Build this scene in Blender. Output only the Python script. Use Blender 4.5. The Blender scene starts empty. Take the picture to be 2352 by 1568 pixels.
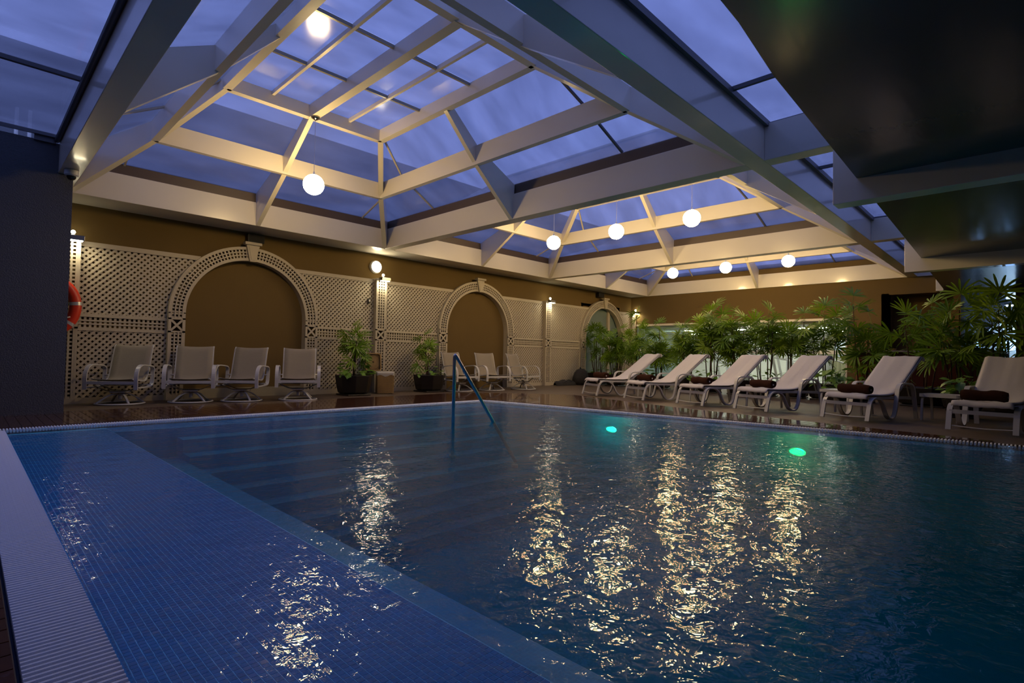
import bpy, math, random
from mathutils import Vector, Matrix
random.seed(7)
PI = math.pi
sc = bpy.context.scene
C = sc.collection

# ------------------------------------------------------------------ camera, world, exposure
cam_d = bpy.data.cameras.new('camera')
cam = bpy.data.objects.new('camera', cam_d)
C.objects.link(cam)
R_ = (0.6988887, -0.7149964, 0.0182987)
D_ = (0.0330973, 0.0067735, -0.9994292)
F_ = (0.7144643, 0.6990954, 0.0283983)
cam.matrix_world = Matrix(((R_[0], -D_[0], -F_[0], 0), (R_[1], -D_[1], -F_[1], 0),
                           (R_[2], -D_[2], -F_[2], 0.95), (0, 0, 0, 1)))
cam_d.sensor_width = 36.0
cam_d.lens = 1232.126 / 2352 * 36.0
cam_d.clip_start = 0.02
cam_d.clip_end = 400
sc.camera = cam

sc.view_settings.view_transform = 'Standard'
sc.view_settings.look = 'None'
sc.view_settings.gamma = 1.0
sc.view_settings.use_curve_mapping = False
sc.view_settings.exposure = 1.45

w = bpy.data.worlds.new('dusk_sky')
sc.world = w
w.use_nodes = True
nt = w.node_tree
nt.nodes.clear()
wo = nt.nodes.new('ShaderNodeOutputWorld')
bg = nt.nodes.new('ShaderNodeBackground')
tc = nt.nodes.new('ShaderNodeTexCoord')
sx = nt.nodes.new('ShaderNodeSeparateXYZ')
rp = nt.nodes.new('ShaderNodeValToRGB')
rp.color_ramp.elements[0].position = 0.45
rp.color_ramp.elements[0].color = (0.02, 0.03, 0.07, 1)
rp.color_ramp.elements[1].position = 1.0
rp.color_ramp.elements[1].color = (0.125, 0.175, 0.46, 1)
e = rp.color_ramp.elements.new(0.55)
e.color = (0.12, 0.16, 0.38, 1)
mr = nt.nodes.new('ShaderNodeMapRange')
mr.inputs['From Min'].default_value = -1
mr.inputs['From Max'].default_value = 1
nt.links.new(tc.outputs['Generated'], sx.inputs[0])
nt.links.new(sx.outputs['Z'], mr.inputs['Value'])
nt.links.new(mr.outputs['Result'], rp.inputs['Fac'])
nt.links.new(rp.outputs['Color'], bg.inputs['Color'])
bg.inputs['Strength'].default_value = 1.75
nt.links.new(bg.outputs[0], wo.inputs['Surface'])

sc.cycles.max_bounces = 8
sc.cycles.diffuse_bounces = 3
sc.cycles.glossy_bounces = 4
sc.cycles.transmission_bounces = 6
sc.cycles.transparent_max_bounces = 12
sc.cycles.sample_clamp_indirect = 4.0
sc.cycles.blur_glossy = 0.3
sc.cycles.caustics_reflective = False
sc.cycles.caustics_refractive = False
sc.cycles.use_denoising = True

# lamp strengths
GLOBE = 34.0
GLOBE_COL = (1.0, 0.70, 0.30)


# ------------------------------------------------------------------ materials
def nodes(name):
    m = bpy.data.materials.new(name)
    m.use_nodes = True
    n = m.node_tree
    b = n.nodes['Principled BSDF']
    return m, n, b


def pm(name, col, rough=0.5, metal=0.0, spec=0.5, coat=0.0, coat_r=0.1, noise=0.0, nscale=8.0, bump=0.0, bscale=60.0, stretch=None):
    m, n, b = nodes(name)
    b.inputs['Base Color'].default_value = (*col, 1)
    b.inputs['Roughness'].default_value = rough
    b.inputs['Metallic'].default_value = metal
    b.inputs['Specular IOR Level'].default_value = spec
    b.inputs['Coat Weight'].default_value = coat
    b.inputs['Coat Roughness'].default_value = coat_r
    t = n.nodes.new('ShaderNodeTexCoord')
    mp = n.nodes.new('ShaderNodeMapping')
    n.links.new(t.outputs['Object'], mp.inputs[0])
    if stretch:
        mp.inputs['Scale'].default_value = stretch
    if noise > 0:
        z = n.nodes.new('ShaderNodeTexNoise')
        z.inputs['Scale'].default_value = nscale
        z.inputs['Detail'].default_value = 4
        n.links.new(mp.outputs[0], z.inputs['Vector'])
        mx = n.nodes.new('ShaderNodeMix')
        mx.data_type = 'RGBA'
        mx.inputs[6].default_value = (*[c * (1 - noise) for c in col], 1)
        mx.inputs[7].default_value = (*[min(1, c * (1 + noise)) for c in col], 1)
        n.links.new(z.outputs['Fac'], mx.inputs[0])
        n.links.new(mx.outputs[2], b.inputs['Base Color'])
    if bump > 0:
        z2 = n.nodes.new('ShaderNodeTexNoise')
        z2.inputs['Scale'].default_value = bscale
        z2.inputs['Detail'].default_value = 3
        n.links.new(mp.outputs[0], z2.inputs['Vector'])
        bp = n.nodes.new('ShaderNodeBump')
        bp.inputs['Strength'].default_value = bump
        bp.inputs['Distance'].default_value = 0.02
        n.links.new(z2.outputs['Fac'], bp.inputs['Height'])
        n.links.new(bp.outputs[0], b.inputs['Normal'])
    return m


def em(name, col, s):
    m = bpy.data.materials.new(name)
    m.use_nodes = True
    n = m.node_tree
    n.nodes.clear()
    o = n.nodes.new('ShaderNodeOutputMaterial')
    x = n.nodes.new('ShaderNodeEmission')
    x.inputs['Color'].default_value = (*col, 1)
    x.inputs['Strength'].default_value = s
    n.links.new(x.outputs[0], o.inputs[0])
    return m


M = {}
M['cream'] = pm('cream_gloss_paint', (0.72, 0.66, 0.55), 0.28, noise=0.04, nscale=2.0, bump=0.08, bscale=9, coat=0.5, coat_r=0.08)
M['soffit'] = pm('grey_green_gloss_paint', (0.30, 0.27, 0.20), 0.22, noise=0.08, nscale=3.0, bump=0.12, bscale=5, coat=0.3)
M['brown_strip'] = pm('brown_flashing', (0.09, 0.06, 0.04), 0.45)
M['wall'] = pm('olive_brown_wall_paint', (0.135, 0.088, 0.030), 0.85, spec=0.2, noise=0.06, nscale=2.5, bump=0.15, bscale=140)
M['stucco'] = pm('textured_grey_stucco', (0.075, 0.078, 0.09), 0.8, bump=0.55, bscale=75, noise=0.1, nscale=30)
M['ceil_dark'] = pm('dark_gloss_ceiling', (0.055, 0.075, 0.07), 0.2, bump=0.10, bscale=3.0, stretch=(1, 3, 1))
M['trellis'] = pm('cream_trellis_paint', (0.44, 0.38, 0.28), 0.5, noise=0.05, nscale=12)
M['terrace'] = pm('matt_brown_terrace_floor', (0.095, 0.066, 0.042), 0.55, spec=0.3, noise=0.18, nscale=25, bump=0.1, bscale=200)
M['deck'] = pm('wet_varnished_deck_wood', (0.105, 0.04, 0.022), 0.1, coat=0.6, coat_r=0.04, noise=0.35, nscale=9, bump=0.10, bscale=14, stretch=(1, 1, 1))
M['white_metal'] = pm('white_powder_coat', (0.50, 0.49, 0.47), 0.32, noise=0.03)
M['sling'] = pm('beige_mesh_sling', (0.27, 0.23, 0.17), 0.75, noise=0.08, nscale=60, bump=0.2, bscale=400, stretch=(0.1, 1, 1))
M['towel_white'] = pm('white_terry', (0.74, 0.70, 0.68), 0.95, spec=0.1, bump=0.8, bscale=190)
M['towel_brown'] = pm('dark_brown_terry', (0.050, 0.018, 0.009), 0.95, spec=0.1, bump=0.8, bscale=190, noise=0.25, nscale=30)
M['steel'] = pm('brushed_steel', (0.55, 0.56, 0.60), 0.32, metal=1.0)
M['chrome_dark'] = pm('dark_chrome', (0.25, 0.24, 0.22), 0.2, metal=1.0)
M['black_plastic'] = pm('black_plastic', (0.012, 0.011, 0.010), 0.4)
M['pot'] = pm('dark_brown_planter', (0.010, 0.007, 0.005), 0.4, noise=0.2)
M['soil'] = pm('potting_soil', (0.03, 0.018, 0.01), 0.95, bump=0.6, bscale=60)
M['stem'] = pm('fibrous_palm_stem', (0.055, 0.028, 0.014), 0.9, noise=0.4, nscale=40, bump=0.5, bscale=90)
M['stem_green'] = pm('green_stem', (0.06, 0.11, 0.02), 0.6)
M['wicker'] = pm('wicker', (0.32, 0.20, 0.07), 0.6, noise=0.3, nscale=60)
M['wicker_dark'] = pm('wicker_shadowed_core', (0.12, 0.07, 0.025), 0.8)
M['liner'] = pm('grey_cotton_liner', (0.45, 0.42, 0.37), 0.9, bump=0.3, bscale=60)
M['red'] = pm('red_orange_buoy_shell', (0.62, 0.035, 0.008), 0.35, noise=0.05)
M['rope'] = pm('white_rope', (0.6, 0.55, 0.48), 0.8, bump=0.4, bscale=120)
M['silver_tape'] = pm('reflective_tape', (0.55, 0.55, 0.55), 0.3, metal=0.4)
M['bag'] = pm('black_fabric', (0.012, 0.010, 0.010), 0.85, bump=0.5, bscale=18)
M['wood_bar'] = pm('red_brown_varnished_wood', (0.10, 0.020, 0.010), 0.25, noise=0.35, nscale=5, stretch=(6, 6, 0.6), coat=0.4)
M['bar_top'] = pm('stone_bar_top', (0.32, 0.28, 0.25), 0.2, noise=0.2, nscale=20)
M['brick'] = pm('dark_brick', (0.05, 0.022, 0.016), 0.85, noise=0.4, nscale=12, bump=0.4, bscale=50)
M['terracotta'] = pm('terracotta', (0.24, 0.065, 0.02), 0.7)
M['gym_wall'] = pm('pale_gym_wall', (0.78, 0.80, 0.72), 0.8)
M['gym_floor'] = pm('grey_gym_floor', (0.12, 0.12, 0.13), 0.5)
M['gym_dark'] = pm('dark_machine_metal', (0.03, 0.03, 0.035), 0.4)
M['gym_grey'] = pm('silver_machine_trim', (0.45, 0.46, 0.48), 0.35, metal=0.5)
M['ball'] = pm('silver_blue_ball', (0.30, 0.36, 0.42), 0.3)
M['curtain'] = pm('green_beige_curtain', (0.30, 0.29, 0.14), 0.9)
M['grout'] = pm('pale_blue_grout', (0.12, 0.66, 0.95), 0.7)
M['grate'] = pm('white_grating_plastic', (0.82, 0.84, 0.90), 0.5, bump=0.25, bscale=300)
M['channel'] = pm('dark_blue_channel', (0.01, 0.03, 0.08), 0.6)
M['mullion'] = pm('dark_grey_mullion', (0.10, 0.10, 0.11), 0.4)
M['mullion_cream'] = pm('thin_cream_glazing_bar', (0.50, 0.44, 0.33), 0.4)
M['globe'] = em('glowing_opal_glass', GLOBE_COL, GLOBE)
M['lamp_white'] = em('glowing_white_lens', (1.0, 0.86, 0.58), 22)
M['sconce_glow'] = em('glowing_sconce_lens', (1.0, 0.90, 0.62), 18)
M['gym_light'] = em('glowing_ceiling_panel', (0.95, 0.97, 0.88), 17.0)
M['blue_light'] = em('glowing_blue_tube', (0.42, 0.62, 1.0), 14)
M['exit_green'] = em('lit_green_exit_sign', (0.02, 0.9, 0.15), 0.35)
M['pool_lamp'] = em('lit_green_pool_lens', (0.02, 1.0, 0.50), 30)
M['screen_blue'] = em('lit_blue_screen', (0.25, 0.5, 1.0), 1.6)
M['lens_dark'] = pm('dark_dome_lens', (0.01, 0.01, 0.01), 0.05)
M['plastic_grey'] = pm('pale_grey_plastic', (0.45, 0.43, 0.40), 0.4)


def leaf_mat(name, c1, c2, rough=0.4):
    m, n, b = nodes(name)
    oi = n.nodes.new('ShaderNodeObjectInfo')
    t = n.nodes.new('ShaderNodeTexCoord')
    z = n.nodes.new('ShaderNodeTexNoise')
    z.inputs['Scale'].default_value = 14
    n.links.new(t.outputs['Object'], z.inputs['Vector'])
    ad = n.nodes.new('ShaderNodeMath')
    ad.operation = 'MULTIPLY_ADD'
    ad.inputs[1].default_value = 0.5
    n.links.new(oi.outputs['Random'], ad.inputs[0])
    ml = n.nodes.new('ShaderNodeMath')
    ml.operation = 'MULTIPLY'
    ml.inputs[1].default_value = 0.5
    n.links.new(z.outputs['Fac'], ml.inputs[0])
    n.links.new(ml.outputs[0], ad.inputs[2])
    mx = n.nodes.new('ShaderNodeMix')
    mx.data_type = 'RGBA'
    mx.inputs[6].default_value = (*c1, 1)
    mx.inputs[7].default_value = (*c2, 1)
    n.links.new(ad.outputs[0], mx.inputs[0])
    n.links.new(mx.outputs[2], b.inputs['Base Color'])
    b.inputs['Roughness'].default_value = rough
    out = n.nodes['Material Output']
    tr = n.nodes.new('ShaderNodeBsdfTranslucent')
    n.links.new(mx.outputs[2], tr.inputs['Color'])
    ms = n.nodes.new('ShaderNodeMixShader')
    ms.inputs[0].default_value = 0.3
    n.links.new(b.outputs[0], ms.inputs[1])
    n.links.new(tr.outputs[0], ms.inputs[2])
    n.links.new(ms.outputs[0], out.inputs['Surface'])
    return m


M['palm'] = leaf_mat('palm_leaf_green', (0.05, 0.15, 0.008), (0.28, 0.42, 0.02))
M['under'] = leaf_mat('bright_ivy_leaf_green', (0.08, 0.20, 0.02), (0.30, 0.50, 0.07))


def fresnel(n, ior):
    # thin sheets let light pass straight on, so both faces reflect as seen from the air side
    g = n.nodes.new('ShaderNodeNewGeometry')
    mr_ = n.nodes.new('ShaderNodeMapRange')
    mr_.inputs['To Min'].default_value = ior
    mr_.inputs['To Max'].default_value = 1.0 / ior
    n.links.new(g.outputs['Backfacing'], mr_.inputs['Value'])
    f = n.nodes.new('ShaderNodeFresnel')
    n.links.new(mr_.outputs['Result'], f.inputs['IOR'])
    return f


def pane_mat():
    # twin-wall polycarbonate: part clear, part diffusing, glossy face, faint ribs and dirt
    m = bpy.data.materials.new('polycarbonate_glazing')
    m.use_nodes = True
    n = m.node_tree
    n.nodes.clear()
    o = n.nodes.new('ShaderNodeOutputMaterial')
    tr = n.nodes.new('ShaderNodeBsdfTransparent')
    tl = n.nodes.new('ShaderNodeBsdfTranslucent')
    gl = n.nodes.new('ShaderNodeBsdfGlossy')
    gl.inputs['Roughness'].default_value = 0.12
    df = n.nodes.new('ShaderNodeBsdfDiffuse')
    df.inputs['Color'].default_value = (0.22, 0.24, 0.30, 1)
    tc_ = n.nodes.new('ShaderNodeTexCoord')
    mp = n.nodes.new('ShaderNodeMapping')
    mp.inputs['Scale'].default_value = (1.0, 2.5, 1.0)
    z = n.nodes.new('ShaderNodeTexNoise')
    z.inputs['Scale'].default_value = 0.9
    z.inputs['Detail'].default_value = 5
    n.links.new(tc_.outputs['Object'], mp.inputs[0])
    n.links.new(mp.outputs[0], z.inputs['Vector'])
    r = n.nodes.new('ShaderNodeValToRGB')
    r.color_ramp.elements[0].position = 0.3
    r.color_ramp.elements[0].color = (0.50, 0.50, 0.53, 1)
    r.color_ramp.elements[1].position = 0.7
    r.color_ramp.elements[1].color = (0.64, 0.64, 0.67, 1)
    n.links.new(z.outputs['Fac'], r.inputs['Fac'])
    n.links.new(r.outputs['Color'], tr.inputs['Color'])
    n.links.new(r.outputs['Color'], tl.inputs['Color'])
    m1 = n.nodes.new('ShaderNodeMixShader')
    m1.inputs[0].default_value = 0.25
    n.links.new(tr.outputs[0], m1.inputs[1])
    n.links.new(tl.outputs[0], m1.inputs[2])
    m2 = n.nodes.new('ShaderNodeMixShader')
    m2.inputs[0].default_value = 0.12
    n.links.new(m1.outputs[0], m2.inputs[1])
    n.links.new(df.outputs[0], m2.inputs[2])
    fr = fresnel(n, 1.35)
    m3 = n.nodes.new('ShaderNodeMixShader')
    n.links.new(fr.outputs[0], m3.inputs[0])
    n.links.new(m2.outputs[0], m3.inputs[1])
    n.links.new(gl.outputs[0], m3.inputs[2])
    n.links.new(m3.outputs[0], o.inputs['Surface'])
    return m


M['pane'] = pane_mat()


def glass_mat(name, tint, frost):
    m = bpy.data.materials.new(name)
    m.use_nodes = True
    n = m.node_tree
    n.nodes.clear()
    o = n.nodes.new('ShaderNodeOutputMaterial')
    tr = n.nodes.new('ShaderNodeBsdfTransparent')
    tr.inputs['Color'].default_value = (*tint, 1)
    gl = n.nodes.new('ShaderNodeBsdfGlossy')
    gl.inputs['Roughness'].default_value = 0.03
    df = n.nodes.new('ShaderNodeBsdfDiffuse')
    df.inputs['Color'].default_value = (*[0.7 * c for c in tint], 1)
    tl = n.nodes.new('ShaderNodeBsdfTranslucent')
    tl.inputs['Color'].default_value = (*tint, 1)
    a = n.nodes.new('ShaderNodeMixShader')
    a.inputs[0].default_value = 0.5
    n.links.new(df.outputs[0], a.inputs[1])
    n.links.new(tl.outputs[0], a.inputs[2])
    b = n.nodes.new('ShaderNodeMixShader')
    b.inputs[0].default_value = frost
    n.links.new(tr.outputs[0], b.inputs[1])
    n.links.new(a.outputs[0], b.inputs[2])
    fr = fresnel(n, 1.4)
    c = n.nodes.new('ShaderNodeMixShader')
    n.links.new(fr.outputs[0], c.inputs[0])
    n.links.new(b.outputs[0], c.inputs[1])
    n.links.new(gl.outputs[0], c.inputs[2])
    n.links.new(c.outputs[0], o.inputs['Surface'])
    return m


M['clear_glass'] = glass_mat('clear_glass', (0.92, 0.94, 0.90), 0.06)
M['frost_glass'] = glass_mat('frosted_glass', (0.50, 0.62, 0.58), 0.85)


def tile_mat():
    m, n, b = nodes('glazed_blue_mosaic')
    g = n.nodes.new('ShaderNodeNewGeometry')
    mp = n.nodes.new('ShaderNodeVectorMath')
    mp.operation = 'SCALE'
    mp.inputs['Scale'].default_value = 40.0
    n.links.new(g.outputs['Position'], mp.inputs[0])
    wn = n.nodes.new('ShaderNodeTexWhiteNoise')
    fl = n.nodes.new('ShaderNodeVectorMath')
    fl.operation = 'FLOOR'
    n.links.new(mp.outputs[0], fl.inputs[0])
    n.links.new(fl.outputs[0], wn.inputs['Vector'])
    mx = n.nodes.new('ShaderNodeMix')
    mx.data_type = 'RGBA'
    mx.inputs[6].default_value = (0.0, 0.19, 0.50, 1)
    mx.inputs[7].default_value = (0.0, 0.23, 0.58, 1)
    n.links.new(wn.outputs['Value'], mx.inputs[0])
    n.links.new(mx.outputs[2], b.inputs['Base Color'])
    b.inputs['Roughness'].default_value = 0.6
    b.inputs['Specular IOR Level'].default_value = 0.15
    return m


M['tile'] = tile_mat()


def tiled_mat(name, c1, grout):
    m, n, b = nodes(name)
    g = n.nodes.new('ShaderNodeNewGeometry')
    s = n.nodes.new('ShaderNodeSeparateXYZ')
    n.links.new(g.outputs['Position'], s.inputs[0])
    prev = None
    for ax in 'XYZ':
        f = n.nodes.new('ShaderNodeMath')
        f.operation = 'MULTIPLY'
        f.inputs[1].default_value = 40.0
        n.links.new(s.outputs[ax], f.inputs[0])
        a = n.nodes.new('ShaderNodeMath')
        a.operation = 'ADD'
        a.inputs[1].default_value = 0.013
        n.links.new(f.outputs[0], a.inputs[0])
        fr = n.nodes.new('ShaderNodeMath')
        fr.operation = 'FRACT'
        n.links.new(a.outputs[0], fr.inputs[0])
        lt = n.nodes.new('ShaderNodeMath')
        lt.operation = 'LESS_THAN'
        lt.inputs[1].default_value = 0.12
        n.links.new(fr.outputs[0], lt.inputs[0])
        if prev is None:
            prev = lt
        else:
            mm = n.nodes.new('ShaderNodeMath')
            mm.operation = 'MAXIMUM'
            n.links.new(prev.outputs[0], mm.inputs[0])
            n.links.new(lt.outputs[0], mm.inputs[1])
            prev = mm
    mx = n.nodes.new('ShaderNodeMix')
    mx.data_type = 'RGBA'
    mx.inputs[6].default_value = (*c1, 1)
    mx.inputs[7].default_value = (*grout, 1)
    n.links.new(prev.outputs[0], mx.inputs[0])
    n.links.new(mx.outputs[2], b.inputs['Base Color'])
    b.inputs['Roughness'].default_value = 0.4
    return m


M['basin'] = tiled_mat('tiled_basin', (0.004, 0.30, 0.62), (0.02, 0.40, 0.72))


def water_mat():
    m = bpy.data.materials.new('pool_water')
    m.use_nodes = True
    n = m.node_tree
    n.nodes.clear()
    o = n.nodes.new('ShaderNodeOutputMaterial')
    tr = n.nodes.new('ShaderNodeBsdfTransparent')
    tr.inputs['Color'].default_value = (0.93, 0.97, 0.98, 1)
    gl = n.nodes.new('ShaderNodeBsdfGlossy')
    gl.inputs['Roughness'].default_value = 0.035
    fr = fresnel(n, 1.31)
    t = n.nodes.new('ShaderNodeTexCoord')
    z1 = n.nodes.new('ShaderNodeTexNoise')
    z1.inputs['Scale'].default_value = 13.0
    z1.inputs['Detail'].default_value = 3
    z1.inputs['Distortion'].default_value = 0.6
    z2 = n.nodes.new('ShaderNodeTexNoise')
    z2.inputs['Scale'].default_value = 3.2
    z2.inputs['Detail'].default_value = 2
    n.links.new(t.outputs['Object'], z1.inputs['Vector'])
    n.links.new(t.outputs['Object'], z2.inputs['Vector'])
    b1 = n.nodes.new('ShaderNodeBump')
    b1.inputs['Strength'].default_value = 1.0
    b1.inputs['Distance'].default_value = 0.0068
    n.links.new(z1.outputs['Fac'], b1.inputs['Height'])
    b2 = n.nodes.new('ShaderNodeBump')
    b2.inputs['Strength'].default_value = 1.0
    b2.inputs['Distance'].default_value = 0.013
    n.links.new(z2.outputs['Fac'], b2.inputs['Height'])
    n.links.new(b1.outputs[0], b2.inputs['Normal'])
    n.links.new(b2.outputs[0], gl.inputs['Normal'])
    n.links.new(b2.outputs[0], fr.inputs['Normal'])
    ms = n.nodes.new('ShaderNodeMixShader')
    n.links.new(fr.outputs[0], ms.inputs[0])
    n.links.new(tr.outputs[0], ms.inputs[1])
    n.links.new(gl.outputs[0], ms.inputs[2])
    n.links.new(ms.outputs[0], o.inputs['Surface'])
    va = n.nodes.new('ShaderNodeVolumeAbsorption')
    va.inputs['Color'].default_value = (0.0, 0.66, 0.92, 1)
    va.inputs['Density'].default_value = 0.6
    vs = n.nodes.new('ShaderNodeVolumeScatter')
    vs.inputs['Color'].default_value = (0.0, 0.44, 0.78, 1)
    vs.inputs['Density'].default_value = 0.36
    av = n.nodes.new('ShaderNodeAddShader')
    n.links.new(va.outputs[0], av.inputs[0])
    n.links.new(vs.outputs[0], av.inputs[1])
    n.links.new(av.outputs[0], o.inputs['Volume'])
    return m


M['water'] = water_mat()


# ------------------------------------------------------------------ geometry helpers
class MB:
    def __init__(s):
        s.v = []
        s.f = []

    def box(s, x0, x1, y0, y1, z0, z1):
        b = len(s.v)
        s.v += [(x0, y0, z0), (x1, y0, z0), (x1, y1, z0), (x0, y1, z0), (x0, y0, z1), (x1, y0, z1), (x1, y1, z1), (x0, y1, z1)]
        s.f += [(b, b + 3, b + 2, b + 1), (b + 4, b + 5, b + 6, b + 7), (b, b + 1, b + 5, b + 4), (b + 1, b + 2, b + 6, b + 5), (b + 2, b + 3, b + 7, b + 6), (b + 3, b, b + 4, b + 7)]
        return s

    def hexa(s, p):
        """8 corners: bottom 4, top 4"""
        b = len(s.v)
        s.v += [tuple(q) for q in p]
        s.f += [(b, b + 3, b + 2, b + 1), (b + 4, b + 5, b + 6, b + 7), (b, b + 1, b + 5, b + 4), (b + 1, b + 2, b + 6, b + 5), (b + 2, b + 3, b + 7, b + 6), (b + 3, b, b + 4, b + 7)]
        return s

    def prism(s, poly, ax, a, b_):
        """polygon (2D) extruded along axis ax from a to b_"""
        k = len(s.v)
        n = len(poly)

        def P(u, v, w_):
            return {'x': (w_, u, v), 'y': (u, w_, v), 'z': (u, v, w_)}[ax]
        s.v += [P(u, v, a) for u, v in poly] + [P(u, v, b_) for u, v in poly]
        s.f += [tuple(range(k, k + n)), tuple(range(k + 2 * n - 1, k + n - 1, -1))]
        for i in range(n):
            j = (i + 1) % n
            s.f.append((k + i, k + n + i, k + n + j, k + j))
        return s

    def sweep(s, path, prof, up=(0, 0, 1), closed=False, cap=True, scale=None):
        """profile (a,b): a along side vector, b along the up-ish normal"""
        path = [Vector(p) for p in path]
        n = len(path)
        m = len(prof)
        k = len(s.v)
        up = Vector(up)
        last = None
        for i in range(n):
            if closed:
                t = path[(i + 1) % n] - path[i - 1]
            else:
                t = path[min(i + 1, n - 1)] - path[max(i - 1, 0)]
            t.normalize()
            if last is None:
                side = t.cross(up)
                if side.length < 1e-4:
                    side = t.cross(Vector((1, 0, 0)))
            else:
                side = last - t * last.dot(t)
            side.normalize()
            last = side
            nn = side.cross(t)
            q = scale[i] if scale else 1.0
            for a, b in prof:
                s.v.append(tuple(path[i] + side * a * q + nn * b * q))
        for i in range(n if closed else n - 1):
            j = (i + 1) % n
            for a in range(m):
                c = (a + 1) % m
                s.f.append((k + i * m + a, k + i * m + c, k + j * m + c, k + j * m + a))
        if not closed and cap:
            s.f.append(tuple(k + a for a in range(m - 1, -1, -1)))
            s.f.append(tuple(k + (n - 1) * m + a for a in range(m)))
        return s

    def tube(s, path, r, n=8, **kw):
        return s.sweep(path, [(r * math.cos(2 * PI * i / n), r * math.sin(2 * PI * i / n)) for i in range(n)], **kw)

    def ribbon(s, path, wd, th, **kw):
        return s.sweep(path, [(-wd / 2, -th / 2), (wd / 2, -th / 2), (wd / 2, th / 2), (-wd / 2, th / 2)], **kw)

    def lathe(s, prof, n=20, cx=0, cy=0, cap=True):
        k = len(s.v)
        m = len(prof)
        for i in range(n):
            a = 2 * PI * i / n
            for r, z in prof:
                s.v.append((cx + r * math.cos(a), cy + r * math.sin(a), z))
        for i in range(n):
            j = (i + 1) % n
            for q in range(m - 1):
                s.f.append((k + i * m + q, k + j * m + q, k + j * m + q + 1, k + i * m + q + 1))
        if cap:
            s.f.append(tuple(k + i * m for i in range(n - 1, -1, -1)))
            s.f.append(tuple(k + i * m + m - 1 for i in range(n)))
        return s

    def sphere(s, c, r, n=20, m=12):
        k = len(s.v)
        s.v.append((c[0], c[1], c[2] - r))
        for j in range(1, m):
            a = -PI / 2 + PI * j / m
            for i in range(n):
                b = 2 * PI * i / n
                s.v.append((c[0] + r * math.cos(a) * math.cos(b), c[1] + r * math.cos(a) * math.sin(b), c[2] + r * math.sin(a)))
        s.v.append((c[0], c[1], c[2] + r))
        for i in range(n):
            j = (i + 1) % n
            s.f.append((k, k + 1 + j, k + 1 + i))
            s.f.append((k + 1 + n * (m - 1), k + 1 + n * (m - 2) + i, k + 1 + n * (m - 2) + j))
            for q in range(m - 2):
                s.f.append((k + 1 + q * n + i, k + 1 + q * n + j, k + 1 + (q + 1) * n + j, k + 1 + (q + 1) * n + i))
        return s

    def grid(s, rows, th=0.0):
        """rows: list of equal-length lists of points -> surface; th gives thickness along -normal approx (down)"""
        k = len(s.v)
        m = len(rows[0])
        for r in rows:
            s.v += [tuple(p) for p in r]
        for i in range(len(rows) - 1):
            for j in range(m - 1):
                s.f.append((k + i * m + j, k + (i + 1) * m + j, k + (i + 1) * m + j + 1, k + i * m + j + 1))
        return s

    def mesh(s, name):
        me = bpy.data.meshes.new(name)
        me.from_pydata(s.v, [], s.f)
        me.update()
        return me

    def build(s, name, mat, parent=None, smooth=False, bevel=0.0, solid=0.0, label=None):
        me = s.mesh(name)
        me.materials.append(mat)
        if smooth:
            me.polygons.foreach_set('use_smooth', [True] * len(me.polygons))
        o = bpy.data.objects.new(name, me)
        C.objects.link(o)
        if parent is not None:
            o.parent = parent
        if solid:
            q = o.modifiers.new('thickness', 'SOLIDIFY')
            q.thickness = solid
            q.offset = 0
        if bevel:
            q = o.modifiers.new('bevel', 'BEVEL')
            q.width = bevel
            q.segments = 2
            q.limit_method = 'ANGLE'
        if label:
            o['label'] = label
        return o


def box(name, mat, x0, x1, y0, y1, z0, z1, parent=None, **kw):
    return MB().box(x0, x1, y0, y1, z0, z1).build(name, mat, parent, **kw)


def empty(name, loc=(0, 0, 0), rz=0.0):
    o = bpy.data.objects.new(name, None)
    o.empty_display_size = 0.1
    o.location = loc
    o.rotation_euler = (0, 0, rz)
    C.objects.link(o)
    return o


def tag(o, label, cat, group=None, kind=None):
    o['label'] = label
    o['category'] = cat
    if group:
        o['group'] = group
    if kind:
        o['kind'] = kind
    return o


def thing(name, loc, rz, label, cat, group=None):
    return tag(empty(name, loc, rz), label, cat, group)


def struct(o):
    o['kind'] = 'structure'
    return o


def inst(name, me, parent, loc=(0, 0, 0), rot=None, scale=1.0):
    o = bpy.data.objects.new(name, me)
    C.objects.link(o)
    o.parent = parent
    o.location = loc
    if rot is not None:
        o.rotation_euler = rot
    if scale != 1.0:
        o.scale = (scale, scale, scale) if not isinstance(scale, tuple) else scale
    return o


def copy_tree(o, parent=None):
    c = o.copy()
    C.objects.link(c)
    if parent is not None:
        c.parent = parent
    for ch in list(o.children):
        copy_tree(ch, c)
    return c


def arc(cx, cz, r, a0, a1, n=8):
    return [(cx + r * math.cos(math.radians(a0 + (a1 - a0) * i / n)), cz + r * math.sin(math.radians(a0 + (a1 - a0) * i / n))) for i in range(n + 1)]


def fillet(pts, r, n=5):
    """round the corners of a 2D/3D polyline"""
    pts = [Vector(p) for p in pts]
    out = [pts[0]]
    for i in range(1, len(pts) - 1):
        a, b, c = pts[i - 1], pts[i], pts[i + 1]
        rr = r[i] if isinstance(r, (list, tuple)) else r
        d1 = min(rr, (a - b).length * 0.48)
        d2 = min(rr, (c - b).length * 0.48)
        p = b + (a - b).normalized() * d1
        q = b + (c - b).normalized() * d2
        for k in range(n + 1):
            t = k / n
            out.append(p * (1 - t) ** 2 + b * 2 * t * (1 - t) + q * t * t)
    out.append(pts[-1])
    return out

# ------------------------------------------------------------------ the pool
XL0, XL1 = 0.15, 0.37          # left grating, outer and inner edge
YF0, YF1 = 8.64, 8.46          # far grating
YN = -2.6                      # near end, behind the camera


def xr(y):                      # outer edge of the grating on the lounger side
    return 7.98 + 0.1095 * (8.61 - y)


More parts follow.
